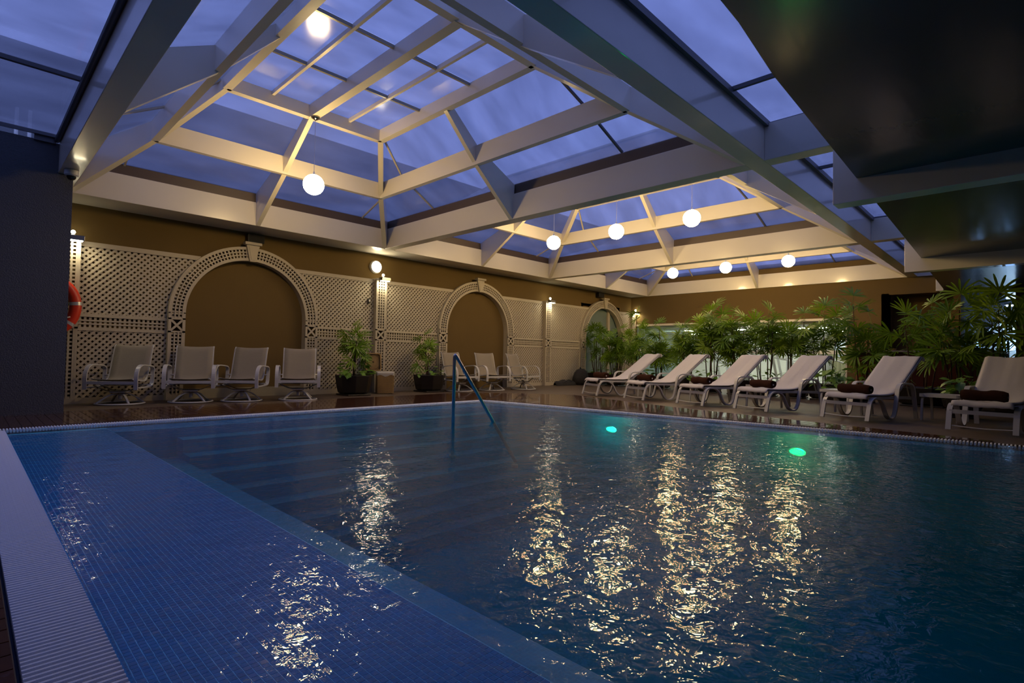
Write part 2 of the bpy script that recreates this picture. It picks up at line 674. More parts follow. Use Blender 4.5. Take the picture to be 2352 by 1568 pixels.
GW = 0.17
SHX, SHY, SHR = 1.30, 7.97, 0.34
ZS = -0.049
basin = MB()
basin.box(XL1 - 0.02, SHX, YN, YF1 + 0.02, -0.75, ZS)
basin.prism([(SHX, SHY), (SHX, YF1 + 0.02), (xr(YF1) - GW + 0.01, YF1 + 0.02), (xr(SHY) - GW + 0.01, SHY)], 'z', -0.75, ZS)
basin.prism([(xr(YN) - GW - SHR, YN), (xr(SHY) - GW - SHR, SHY), (xr(SHY) - GW + 0.01, SHY), (xr(YN) - GW + 0.01, YN)], 'z', -1.7, ZS)
basin.box(SHX, 1.97, YN, SHY, -1.7, -0.42)
for i, z in enumerate((-0.17, -0.34, -0.51, -0.68, -0.85, -1.02, -1.19, -1.36)):
    basin.prism([(1.97, SHY - 0.30 * (i + 1)), (1.97, SHY - 0.30 * i), (xr(SHY - 0.30 * i) - GW - SHR, SHY - 0.30 * i), (xr(SHY - 0.30 * (i + 1)) - GW - SHR, SHY - 0.30 * (i + 1))], 'z', -1.7, z)
basin.box(0, 10, YN, 9, -1.9, -1.55)
basin.box(0, 10, YN - 0.2, YN, -1.6, -0.01)
bs = basin.build('pool_basin', M['basin'])
struct(bs)
bs['label'] = 'blue mosaic tiled swimming pool basin with wide submerged shelf and steps'
# grout bed on the shelf
gb = MB()
gb.box(XL1, SHX, YN, YF1, ZS, ZS + 0.0015)
gb.prism([(SHX, SHY), (SHX, YF1), (xr(YF1) - GW, YF1), (xr(SHY) - GW, SHY)], 'z', ZS, ZS + 0.0015)
gb.prism([(xr(YN) - GW - SHR, YN), (xr(SHY) - GW - SHR, SHY), (xr(SHY) - GW, SHY), (xr(YN) - GW, YN)], 'z', ZS, ZS + 0.0015)
gb.build('grout', M['grout'], bs)
TP, TW = 0.0250, 0.0215
tile_me = MB().box(0, TW, 0, TW, 0, 0.0022).mesh('tile')
tile_me.materials.append(M['tile'])
rest = MB()


def tile_top(mb, x, y):
    b = len(mb.v)
    j = random.uniform(-0.0006, 0.0006)
    x += j
    y += random.uniform(-0.0006, 0.0006)
    z0, z1 = ZS + 0.001, ZS + 0.0026
    q = TW
    mb.v += [(x, y, z0), (x + q, y, z0), (x + q, y + q, z0), (x, y + q, z0), (x, y, z1), (x + q, y, z1), (x + q, y + q, z1), (x, y + q, z1)]
    mb.f += [(b + 4, b + 5, b + 6, b + 7), (b, b + 1, b + 5, b + 4), (b + 1, b + 2, b + 6, b + 5), (b + 2, b + 3, b + 7, b + 6), (b + 3, b, b + 4, b + 7)]


near = []
for i in range(37):
    for j in range(0, 342):
        x = XL1 + 0.003 + i * TP
        y = -0.2 + j * TP
        if y < YF1 - 0.024:
            near.append((x, y))


def px_of(x, y, z):
    d = (x, y, z - 0.95)
    c = [sum(a * b for a, b in zip(r, d)) for r in (R_, D_, F_)]
    if c[2] < 0.1:
        return None
    return 1176 + 1232.126 * c[0] / c[2], 784 + 1232.126 * c[1] / c[2]


def inview(x, y, z=0):
    p = px_of(x, y, z)
    return p is not None and -5 < p[0] < 2357 and -5 < p[1] < 1573


near.sort(key=lambda p: (0 if inview(*p) else 1, p[0] ** 2 + p[1] ** 2))
for k, (x, y) in enumerate(near):
    if k < 300:
        inst('tile', tile_me, bs, (x, y, ZS + 0.0005))
    else:
        tile_top(rest, x, y)
y = YF1 - 0.003 - TW
while y > SHY:
    x = SHX + 0.002
    while x < xr(y) - GW - 0.025:
        tile_top(rest, x, y)
        x += TP
    y -= TP
y = SHY - TW
while y > -0.6:
    x = xr(y) - GW - SHR + 0.003
    while x < xr(y) - GW - 0.024:
        tile_top(rest, x, y)
        x += TP
    y -= TP
o = rest.build('tiles', M['tile'], bs)
o['kind'] = 'stuff'

wt = MB().prism([(XL0, YN), (XL0, YF0), (xr(YF0), YF0), (xr(YN), YN)], 'z', -1.80, -0.014)
wt = wt.build('pool_water', M['water'])
tag(wt, 'rippling blue green pool water with streaked warm reflections', 'water', kind='stuff')

# overflow channel and grating
ch = MB()
ch.box(XL0 - 0.01, XL1, YN, YF0, -0.20, -0.05)
ch.prism([(XL0, YF1), (XL0, YF0 + 0.01), (xr(YF0), YF0 + 0.01), (xr(YF1), YF1)], 'z', -0.20, -0.05)
ch.prism([(xr(YN) - GW, YN), (xr(YF0) - GW, YF0), (xr(YF0) + 0.01, YF0), (xr(YN) + 0.01, YN)], 'z', -0.20, -0.05)
struct(ch.build('trim_1', M['channel']))


def bar_mesh(L, wd, h):
    # rounded-top bar along x
    prof = [(-wd / 2, -h), (wd / 2, -h), (wd / 2, -wd * 0.25), (wd * 0.3, 0), (-wd * 0.3, 0), (-wd / 2, -wd * 0.25)]
    return MB().prism(prof, 'x', 0, L)


gl_ = thing('overflow_grating', (0, 0, 0), 0, 'wide white slatted overflow grating along the near side of the blue tiled shelf', 'grating', 'pool overflow gratings')
PT = 0.028
bm_ = bar_mesh(XL1 - XL0 - 0.006, 0.018, 0.03).mesh('slat')
bm_.materials.append(M['grate'])
ys = [-1.0 + PT * i for i in range(int((YF1 + 1.0) / PT))]
ys.sort(key=lambda v: (0 if inview(0.3, v) else 1, abs(v)))
rs = MB()
for k, y in enumerate(ys):
    if k < 300:
        inst('slat', bm_, gl_, (XL0, y, 0.003))
    else:
        b = bar_mesh(XL1 - XL0 - 0.006, 0.018, 0.03)
        n = len(rs.v)
        rs.v += [(v[0] + XL0, v[1] + y, v[2] + 0.003) for v in b.v]
        rs.f += [tuple(a + n for a in f) for f in b.f]
o = rs.build('slats', M['grate'], gl_)
o['kind'] = 'stuff'
MB().box(XL1 - 0.007, XL1, YN, YF1, -0.05, -0.004).build('edge_rail', M['tile'], gl_)
gf = thing('overflow_grating', (0, 0, 0), 0, 'narrow white overflow grating along the pool edge below the row of swivel chairs', 'grating', 'pool overflow gratings')
rs = MB()
x = XL0
while x < xr(YF0) - 0.02:
    rs.prism([(x, -0.03), (x + 0.019, -0.03), (x + 0.019, -0.004), (x + 0.015, 0.003), (x + 0.004, 0.003), (x, -0.004)], 'y', YF1, YF0)
    x += 0.0285
o = rs.build('slats', M['grate'], gf)
o['kind'] = 'stuff'
gr = thing('overflow_grating', (0, 0, 0), 0, 'narrow white toothed overflow grating along the pool edge below the sun loungers', 'grating', 'pool overflow gratings')
rs = MB()
y = YF1
while y > -1.2:
    a = xr(y) - GW
    rs.hexa([(a, y, -0.03), (a + GW, y, -0.03), (a + GW, y + 0.019, -0.03), (a, y + 0.019, -0.03), (a, y + 0.002, 0.003), (a + GW, y + 0.002, 0.003), (a + GW, y + 0.017, 0.003), (a, y + 0.017, 0.003)])
    y -= 0.036
o = rs.build('slats', M['grate'], gr)
o['kind'] = 'stuff'

# pool lamps (each on the shelf wall)
for (x, y, z, cc, lb) in ((7.66, 5.13, -0.24, (0.02, 1.0, 0.50), 'oval underwater lamp glowing turquoise, farther of the two in the pool wall'),
                          (7.96, 2.34, -0.27, (0.0, 1.0, 0.16), 'oval underwater lamp glowing green, nearer of the two in the pool wall')):
    t = thing('pool_lamp', (x, y, z), 0, lb, 'lamp', 'underwater pool lamps')
    ML = em('lit_pool_lens', cc, 3.0)
    MB().lathe([(0.0, 0.0), (0.085, 0.0), (0.075, 0.012), (0.0, 0.02)], 20, cap=False).build('lens', ML, t).matrix_local = Matrix.Rotation(-PI / 2, 4, 'Y') @ Matrix.Diagonal((0.5, 1.1, 1, 1))
    MB().lathe([(0.085, 0.0), (0.11, 0.0), (0.11, 0.014), (0.085, 0.014)], 20, cap=False).build('rim', M['steel'], t).matrix_local = Matrix.Rotation(-PI / 2, 4, 'Y') @ Matrix.Diagonal((0.5, 1.1, 1, 1))
    ld = bpy.data.lights.new('pool_lamp_light', 'POINT')
    ld.energy = 2.4
    ld.color = cc
    ld.shadow_soft_size = 0.05
    lo = bpy.data.objects.new('pool_lamp_light', ld)
    C.objects.link(lo)
    lo.parent = t
    lo.location = (-0.15, 0, 0)

# ------------------------------------------------------------------ floor
fl = MB()
fl.box(-4, 24, YF0 + 0.012, 12.3, -0.12, 0)
fl.box(-4, XL0 - 0.012, YN - 1, YF0 + 0.012, -0.12, 0)
fl.prism([(xr(YN - 1) + 0.012, YN - 1), (24, YN - 1), (24, YF0 + 0.012), (xr(YF0) + 0.012, YF0 + 0.012)], 'z', -0.12, 0)
fl.box(-4, 24, YN - 1.2, YN, -0.12, 0)
floor = struct(fl.build('floor', M['terrace']))
floor['label'] = 'matt brown terrace floor around the pool with wet deck boards at the edge'


def plank(x0, x1, y0, y1):
    g = 0.0035
    box('plank', M['deck'], x0 + g, x1 - g, y0 + g, y1 - g, 0.0005, 0.010, floor)


x = -2.0
while x < 8.0:
    plank(x, x + 0.105, YF0 + 0.012, 10.45)
    x += 0.105
x8 = x


def bx(y):
    P = [(-3, 8.6), (0, 9.0), (1.72, 9.28), (5.09, 9.9), (8.41, 10.9), (9.5, 10.1), (10.45, 8.9)]
    for (a, u), (b, v) in zip(P, P[1:]):
        if a <= y <= b:
            return u + (v - u) * (y - a) / (b - a)
    return 9


y = -1.6
while y < 10.4:
    a = xr(y) + 0.014 if y < YF0 else x8
    if bx(y) - a > 0.15:
        plank(a, bx(y), y, y + 0.105)
    y += 0.105
y = -1.0
while y < 8.5:
    plank(-1.6, XL0 - 0.013, y, y + 0.105)
    y += 0.105

# ------------------------------------------------------------------ walls
YW, XB, ZE = 12.05, 19.37, 3.5
wl = MB()
wl.box(-4, 16.04, YW, YW + 0.2, 0, 4.3)
wl.box(18.40, XB + 0.2, YW, YW + 0.2, 0, 4.3)
wl.box(16.04, 18.40, YW, YW + 0.2, 2.86, 4.3)
wl = struct(wl.build('wall_left', M['wall']))
wk = MB()
wk.box(XB, XB + 0.2, 11.8, YW, 0, 4.3)
wk.box(XB, XB + 0.2, 4.25, 11.8, 2.36, 4.3)
wk.box(XB, XB + 0.2, 3.15, 4.25, 0, 4.3)
wk.box(XB, XB + 0.2, -4, 3.15, 3.01, 4.3)
wk.box(XB, XB + 0.9, 3.15, 3.35, 0, 3.05)
wk.box(XB + 0.75, XB + 0.95, 1.66, 3.15, 0, 3.05)
wk.box(XB, XB + 0.95, 1.50, 1.66, 0, 3.05)
wk.box(XB + 0.1, XB + 0.95, 1.5, 3.35, 3.02, 3.2)
struct(wk.build('wall_back', M['wall']))
box('baseboard', M['soffit'], -1, 9.2, YW - 0.015, YW, 0, 0.2)
bpy.data.objects['baseboard'].name = 'baseboard_left'
struct(bpy.data.objects['baseboard_left'])
wb = MB()
wb.box(-4, 0.88, 10.14, YW, 0, 3.92)
wb.box(0.88, 1.05, 10.14, YW, 0, 3.49)
struct(wb.build('wall_side', M['stucco']))
# enclosure beyond the frame and the dark lounge at the right
wn = MB()
wn.box(-4.2, -4, -5, 12.3, 0, 4.1)
wn.box(-4.2, 26, -5.2, -5, 0, 4.1)
struct(wn.build('wall_near', M['wall']))
struct(box('added_sky_blocker', M['stucco'], -9, 27, 15.5, 15.7, 0, 7.5))  # added wall outside, blocks the bright sky above the stucco block
struct(box('ground_outside', M['stucco'], -12, 30, 12.3, 20, -0.3, -0.1))
wr = MB()
wr.box(24.5, 24.7, -5, 3.3, 0, 3.3)
wr.box(XB + 0.95, 24.5, 1.50, 1.66, 0, 3.3)
struct(wr.build('wall_lounge', M['stucco']))
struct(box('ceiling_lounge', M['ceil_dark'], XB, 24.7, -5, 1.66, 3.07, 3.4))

# door recess in the third arch
dr = MB()
dr.box(16.04, 18.40, YW + 1.2, YW + 1.3, 0, 3)
dr.box(15.94, 16.04, YW, YW + 1.3, 0, 3)
dr.box(18.40, 18.5, YW, YW + 1.3, 0, 3)
dr.box(15.94, 18.5, YW, YW + 1.3, 2.9, 3.0)
struct(dr.build('door_recess', M['gym_wall']))
d1 = struct(empty('door_1'))
box('glass_pane', M['frost_glass'], 16.06, 17.66, YW + 0.05, YW + 0.065, 0.02, 2.86, d1)
box('post', M['trellis'], 17.66, 17.80, YW - 0.02, YW + 0.12, 0, 2.86, d1)
box('glass_pane', M['frost_glass'], 17.82, 18.38, YW + 0.05, YW + 0.065, 0.02, 2.86, d1)

# window to the gym
w1 = struct(empty('window_1'))
box('frame_head', M['cream'], XB - 0.02, XB + 0.1, 4.25, 11.8, 2.29, 2.37, w1)
box('frame_side', M['cream'], XB - 0.01, XB + 0.1, 4.25, 4.29, 0, 2.29, w1)
box('transom', M['gym_wall'], XB + 0.03, XB + 0.09, 4.29, 11.8, 1.22, 1.34, w1)
yy = [4.29, 5.9, 7.8, 9.7, 11.8]
for i in range(4):
    box('glass_pane', M['clear_glass'] if i < 3 else M['frost_glass'], XB + 0.05, XB + 0.062, yy[i] + 0.01, yy[i + 1] - 0.01, 0.02, 2.29, w1)
gw = MB()
gw.box(XB + 0.2, 27, 13.9, 14.0, 0, 2.6)
gw.box(27, 27.1, 3.3, 14, 0, 2.6)
gw.box(XB + 0.9, 27, 3.25, 3.35, 0, 2.6)
gw.box(XB + 0.2, XB + 0.3, YW, 14, 0, 2.6)
struct(gw.build('wall_gym', M['gym_wall']))
struct(box('floor_gym', M['gym_floor'], XB + 0.1, 27, 3.3, 14, -0.1, 0.001))
struct(box('ceiling_gym', M['gym_wall'], XB + 0.2, 27.1, 3.3, 14, 2.20, 2.4))
GLL = ['near the olive wall end', 'in the middle, front row', 'at the trellis end, front row', 'near the olive wall, back row', 'in the middle, back row', 'at the trellis end, back row']
for k, (x, y) in enumerate(((21.2, 5.4), (21.2, 8.2), (21.2, 11.0), (24.0, 5.4), (24.0, 8.2), (24.0, 11.0))):
    t = thing('ceiling_light', (x, y, 2.20), 0, 'long pale fluorescent light behind the window ' + GLL[k], 'light', 'fluorescent lights behind the window')
    box('diffuser', M['gym_light'], -0.15, 0.15, -0.75, 0.75, -0.045, -0.02, t)
    box('housing', M['plastic_grey'], -0.19, 0.19, -0.8, 0.8, -0.02, -0.001, t)

# ------------------------------------------------------------------ roof structure
beams = struct(empty('ceiling'))
beams['label'] = 'cream painted beam grid carrying the glass lanterns'
Y0, Y1 = 2.70, 11.25


def beam(x0, x1, y0, y1, z0=3.5, z1=3.97, nm='beam', mat='cream'):
    return box(nm, M[mat], x0, x1, y0, y1, z0, z1, beams, bevel=0.006)


XS = [(1.13, 7.04), (7.28, 13.19), (13.43, 19.33)]
beam(1.13, XB, Y1, YW)
beam(-4, XB + 0.2, 2.46, Y0)
beam(0.88, 1.13, -4, Y1 + 0.8)
beam(7.04, 7.28, 1.55, 2.46)
beam(7.04, 7.28, Y0, Y1)
beam(13.19, 13.43, 1.75, 2.46)
beam(13.19, 13.43, Y0, Y1)
beam(19.33, XB + 0.1, Y0, Y1, 3.5)
beam(19.33, XB + 0.1, 1.9, 2.46, 3.5)
beam(7.04, 7.28, -5, 1.69, 2.79, 3.97, 'downstand_beam')
beam(13.19, 13.43, -5, 1.89, 2.79, 3.97, 'downstand_beam')
beam(19.20, XB, 1.86, 2.03, 3.03, 3.49, 'downstand_beam')


def slab(poly, z0, z1):
    return MB().prism(poly, 'z', z0, z1).build('ceiling_panel', M['ceil_dark'], beams)


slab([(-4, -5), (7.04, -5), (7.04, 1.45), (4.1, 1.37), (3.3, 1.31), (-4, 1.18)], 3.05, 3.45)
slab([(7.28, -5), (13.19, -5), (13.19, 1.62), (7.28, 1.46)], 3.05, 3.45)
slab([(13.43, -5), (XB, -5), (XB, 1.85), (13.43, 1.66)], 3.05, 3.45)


def lantern(i, x0, x1, label):
    L = struct(empty('ceiling_lantern'))
    L['label'] = label
    cx, cy = (x0 + x1) / 2, (Y0 + Y1) / 2

    def rect(dx, dy, z):
        return [Vector((x0 + dx, Y0 + dy, z)), Vector((x1 - dx, Y0 + dy, z)), Vector((x1 - dx, Y1 - dy, z)), Vector((x0 + dx, Y1 - dy, z))]
    mi, ti = (0.89, 1.22), (1.59, 2.30)
    Bb = rect(0, 0, 3.50)
    E = rect(-0.04, -0.05, 4.15)
    Mb, Mt = rect(*mi, 4.27), rect(*mi, 4.60)
    Tb, Tt = rect(*ti, 5.00), rect(*ti, 5.21)

    def fin(b, t, th, nm):
        """vertical plate following bottom points b and top points t"""
        mb = MB()
        d = (t[-1] - b[0])
        s = Vector((-d.y, d.x, 0)).normalized() * th / 2
        for k in range(len(b) - 1):
            mb.hexa([b[k] - s, b[k + 1] - s, b[k + 1] + s, b[k] + s, t[k] - s, t[k + 1] - s, t[k + 1] + s, t[k] + s])
        return mb.build(nm, M['cream'], L)
    for k in range(4):
        fin([Bb[k], Mb[k], Tb[k]], [E[k], Mt[k], Tt[k]], 0.10, 'hip_rafter')
        j = (k + 1) % 4
        m = lambda A: (A[k] + A[j]) / 2
        fin([m(Bb), m(Mb), m(Tb)], [m(E), m(Mt), m(Tt)], 0.085, 'rafter')
        for A, Bt, th, nm in ((Mb, Mt, 0.10, 'ring_beam'), (Tb, Tt, 0.12, 'top_ring_beam')):
            d = (A[j] - A[k]).normalized()
            s = Vector((-d.y, d.x, 0)) * th / 2
            MB().hexa([A[k] - s, A[j] - s, A[j] + s, A[k] + s, Bt[k] - s, Bt[j] - s, Bt[j] + s, Bt[k] + s]).build(nm, M['cream'], L)
        # flashing strip above the beam
        d = (Bb[j] - Bb[k]).normalized()
        n = Vector((d.y, -d.x, 0))
        a, b = Bb[k] + n * 0.05 - d * 0.05, Bb[j] + n * 0.05 + d * 0.05
        MB().hexa([Vector((*p.xy, 3.96)) for p in (a, b, b + n * 0.03, a + n * 0.03)] + [Vector((*p.xy, 4.165)) for p in (a, b, b + n * 0.03, a + n * 0.03)]).build('flashing', M['brown_strip'], L)
        # panes
        up = Vector((0, 0, 0.012))
        for (P, Q) in ((E, Mt), (Mt, Tt)):
            for h in (0, 1):
                p0 = P[k] if h == 0 else (P[k] + P[j]) / 2
                p1 = (P[k] + P[j]) / 2 if h == 0 else P[j]
                q0 = Q[k] if h == 0 else (Q[k] + Q[j]) / 2
                q1 = (Q[k] + Q[j]) / 2 if h == 0 else Q[j]
                v = [p0, p1, q1, q0]
                MB().hexa([t_ + up * 0.5 for t_ in v] + [t_ + up * 1.5 for t_ in v]).build('glass_pane', M['pane'], L)
    # thin glazing bars on the slopes
    for sx_, xx in ((x0, x0 + 0.72), (x1, x1 - 0.60)):
        for ye, sg in ((Y1 + 0.05, -1), (Y0 - 0.05, 1)):
            f = abs(xx - sx_) / 0.89
            MB().ribbon([(xx, ye, 4.145), (xx, ye + sg * (0.05 + 1.22 * f), 4.15 + 0.45 * f - 0.005)], 0.03, 0.03).build('glazing_bar', M['mullion_cream'], L)
    for xe, sg in ((x1, -1), (x0, 1)):
        for ya, yb, yc in ((9.36, 9.25, 8.96), (4.57, 4.65, 4.97)):
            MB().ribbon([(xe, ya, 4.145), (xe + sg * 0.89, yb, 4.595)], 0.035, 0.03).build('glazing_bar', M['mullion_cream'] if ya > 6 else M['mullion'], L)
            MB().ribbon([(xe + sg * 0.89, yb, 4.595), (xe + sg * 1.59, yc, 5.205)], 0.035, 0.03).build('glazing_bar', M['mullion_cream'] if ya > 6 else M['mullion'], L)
    # flat top
    xa, xb, ya, yb = x0 + ti[0], x1 - ti[0], Y0 + ti[1], Y1 - ti[1]
    box('ridge_beam', M['cream'], cx - 0.07, cx + 0.07, ya, yb, 4.99, 5.21, L)
    for xx in ((xa + cx) / 2, (xb + cx) / 2):
        box('glazing_bar', M['cream'], xx - 0.022, xx + 0.022, ya, yb, 5.15, 5.215, L)
    ycs = [ya, ya + (yb - ya) / 3, ya + 2 * (yb - ya) / 3, yb]
    for yy_ in ycs[1:3]:
        box('glazing_bar', M['soffit'], xa, xb, yy_ - 0.018, yy_ + 0.018, 5.165, 5.213, L)  # cream cross bars, shade of their less lit sides put into the colour
    xcs = [xa, (xa + cx) / 2, cx, (xb + cx) / 2, xb]
    for a in range(4):
        for b in range(3):
            box('glass_pane', M['pane'], xcs[a] + 0.01, xcs[a + 1] - 0.01, ycs[b] + 0.01, ycs[b + 1] - 0.01, 5.222, 5.234, L)
    return L


for i, (x0, x1) in enumerate(XS):
    lantern(i, x0, x1, ['hipped glass lantern nearest the dark stucco wall', 'middle hipped glass lantern above the three globes', 'far hipped glass lantern next to the olive end wall'][i])

# flat glazing strips round the lanterns
flat = struct(empty('ceiling_glazing'))


def fpane(x0, x1, y0, y1):
    box('glass_pane', M['pane'], x0 + 0.01, x1 - 0.01, y0 + 0.01, y1 - 0.01, 4.02, 4.032, flat)


ys_ = [10.08, 7.72, 5.36, 3.0, 2.58]
for a, b in zip(ys_, ys_[1:]):
    for xa, xb in ((-1.56, 0.88), (-4.0, -1.56)):
        fpane(xa, xb, b, a)
    box('glazing_bar', M['mullion'], -4, 0.86, a - 0.025, a + 0.025, 3.975, 4.02, flat)
box('glazing_bar', M['mullion'], -1.585, -1.535, 2.6, 10.08, 3.975, 4.02, flat)
for xs in ((-4, -1, 1.0, 3.47, 5.94, 7.16), (7.16, 9.3, 11.4, 13.3), (13.3, 15.4, 17.4, 19.4)):
    for a, b in zip(xs, xs[1:]):
        fpane(a, b, 0.0, 2.56)
        box('glazing_bar', M['mullion'], b - 0.02, b + 0.02, 0.0, 2.46, 3.975, 4.02, flat)
box('glazing_bar', M['mullion'], -4, XB, 2.405, 2.45, 3.93, 4.0, flat)
struct(box('ceiling_cover', M['stucco'], -4, XB, -5, 0.0, 3.98, 4.1))
MB().tube([(0.85, 10.1, 3.95), (0.85, -1, 3.95)], 0.035, 8).build('gutter_pipe', M['mullion'], flat, smooth=True)
for xx in (0.42, 0.56):
    MB().tube([(xx, 10.3, 3.92), (xx, 10.3, 4.35)], 0.022, 8).build('post', M['plastic_grey'], flat)
box('bracket', M['mullion'], 0.6, 0.84, 10.1, 10.2, 3.90, 3.99, flat)

# ------------------------------------------------------------------ trellis wall
TY = 11.955                    # front face of the lattice slats
TM = M['trellis']
ARCH = [4.21, 10.72, 17.22]
RI, RO, ZC = 1.20, 1.49, 1.67


def inside_panel(x, z, x0, x1, z0, z1, cxs):
    if not (x0 <= x <= x1 and z0 <= z <= z1):
        return False
    for c in cxs:
        dx = abs(x - c)
        if z < ZC:
            if dx < RO - 0.10:
                return False
        elif dx * dx + (z - ZC) ** 2 < (RO - 0.08) ** 2:
            return False
    return True


def diag(x0, x1, z0, z1, cxs, sgn, y, parent, mb=None):
    pitch, wd, th = 0.0722, 0.0385, 0.010
    L = (x1 - x0) + (z1 - z0)
    r2 = math.sqrt(0.5)
    cnt = int(L * r2 / pitch) + 2
    for k in range(cnt):
        off = (k + 0.35) * pitch / r2
        if sgn > 0:        # rises to the right: z = z0 + (x-x0) + (off - (x1-x0))
            sx_, sz_ = x1 - off, z0
            dx, dz = r2, r2
            ox, oz = sx_, sz_
        else:
            ox, oz = x0 + off, z0
            dx, dz = -r2, r2
        run = None
        t = 0.0
        tmax = (z1 - z0) / r2 + 0.02
        while t <= tmax:
            ok = inside_panel(ox + dx * t, oz + dz * t, x0, x1, z0, z1, cxs)
            if ok and run is None:
                run = t
            if (not ok or t + 0.02 > tmax) and run is not None:
                if t - run > 0.03:
                    a = (ox + dx * run, oz + dz * run)
                    b = (ox + dx * t, oz + dz * t)
                    n = (-dz * wd / 2, dx * wd / 2)
                    poly = [(a[0] - n[0], a[1] - n[1]), (b[0] - n[0], b[1] - n[1]), (b[0] + n[0], b[1] + n[1]), (a[0] + n[0], a[1] + n[1])]
                    if mb is None:
                        MB().prism(poly, 'y', y, y + th).build('slat', TM, parent)
                    else:
                        mb.prism(poly, 'y', y, y + th)
                run = None
            t += 0.02


def panel(x0, x1, cxs, label, single):
    t = thing('lattice_screen', (0, 0, 0), 0, label, 'trellis', 'lattice panels along the trellis wall')
    xa, xb = x0, x1
    tx0, tx1 = x0, x1
    for c in cxs:
        e = math.sqrt(RO ** 2 - (2.80 - ZC) ** 2)
        if c > x0:
            tx1 = c - e + 0.02
        else:
            tx0 = c + e - 0.02
    # rails
    box('top_rail', TM, tx0, tx1, TY - 0.02, TY + 0.02, 2.755, 2.84, t)
    box('rail', TM, xa, xb, TY - 0.015, TY + 0.012, 1.515, 1.575, t)
    box('rail', TM, xa, xb, TY - 0.015, TY + 0.012, 1.275, 1.335, t)
    box('base_rail', TM, xa, xb, TY - 0.015, TY + 0.02, 0, 0.10, t)
    for z in (1.38, 1.44):
        box('rail', TM, xa, xb, TY - 0.008, TY + 0.004, z, z + 0.028, t)
    bx0 = xa + 0.02
    mb = MB()
    while bx0 < xb - 0.03:
        mb.box(bx0, bx0 + 0.038, TY + 0.004, TY + 0.014, 1.33, 1.52)
        bx0 += 0.072
    o = mb.build('upright_slats', TM, t)
    o['kind'] = 'stuff'
    gx0, gx1 = (x0 if not cxs or cxs[0] > x0 else x0 - 0.65), (x1 if not cxs or cxs[0] < x0 else x1 + 0.65)
    for (z0, z1, a, b) in ((1.57, 2.76, gx0, gx1), (0.10, 1.28, x0, x1)):
        mb = None if single else MB()
        diag(a, b, z0, z1, cxs if z0 > 1 else [], 1, TY - 0.004, t, mb)
        diag(a, b, z0, z1, cxs if z0 > 1 else [], -1, TY + 0.007, t, mb)
        if mb:
            o = mb.build('slats', TM, t)
            o['kind'] = 'stuff'
    # frames at the pillar side
    return t


panel(1.37, 2.74, [ARCH[0]], 'lattice panel behind the leftmost swivel chair', True)
panel(5.68, 7.20, [ARCH[0]], 'lattice panel behind the palm beside the wicker basket', True)
panel(7.50, 9.24, [ARCH[1]], 'lattice panel between the wicker basket and the middle arch', True)
panel(12.20, 13.72, [ARCH[1]], 'lattice panel between the middle arch and the far lamp pillar', False)
panel(14.00, 15.74, [ARCH[2]], 'lattice panel behind the black covered bags', False)
panel(18.70, 19.16, [ARCH[2]], 'short lattice panel at the room corner beyond the last arch', False)


def leg_grid(mb_front, mb_back, x0, x1, z0, z1, y, n=3):
    """upright strip with n columns of square holes"""
    fw = 0.035
    mb_front.box(x0, x0 + fw, y, y + 0.02, z0, z1)
    mb_front.box(x1 - fw, x1, y, y + 0.02, z0, z1)
    w_ = (x1 - x0 - 2 * fw)
    hole = 0.040
    gap = (w_ - n * hole) / (n + 1)
    for i in range(n + 1):
        a = x0 + fw + i * (hole + gap)
        mb_front.box(a, a + gap, y + 0.002, y + 0.014, z0, z1)
    z = z0
    while z < z1 - 0.03:
        mb_back.box(x0 + 0.01, x1 - 0.01, y + 0.014, y + 0.022, z, z + 0.030)
        z += 0.068


def cross(mb, x0, x1, z0, z1, y):
    fw = 0.03
    mb.box(x0, x1, y - 0.004, y + 0.02, z0, z0 + 0.03)
    mb.box(x0, x1, y - 0.004, y + 0.02, z1 - 0.03, z1)
    mb.box(x0, x0 + 0.05, y - 0.004, y + 0.02, z0, z1)
    mb.box(x1 - 0.05, x1, y - 0.004, y + 0.02, z0, z1)
    d = 0.028
    mb.prism([(x0 + 0.03, z0 + 0.02 + d), (x0 + 0.03 + d, z0 + 0.02), (x1 - 0.03, z1 - 0.02 - d), (x1 - 0.03 - d, z1 - 0.02)], 'y', y, y + 0.014)
    mb.prism([(x1 - 0.03 - d, z0 + 0.02), (x1 - 0.03, z0 + 0.02 + d), (x0 + 0.03 + d, z1 - 0.02), (x0 + 0.03, z1 - 0.02 - d)], 'y', y + 0.002, y + 0.016)


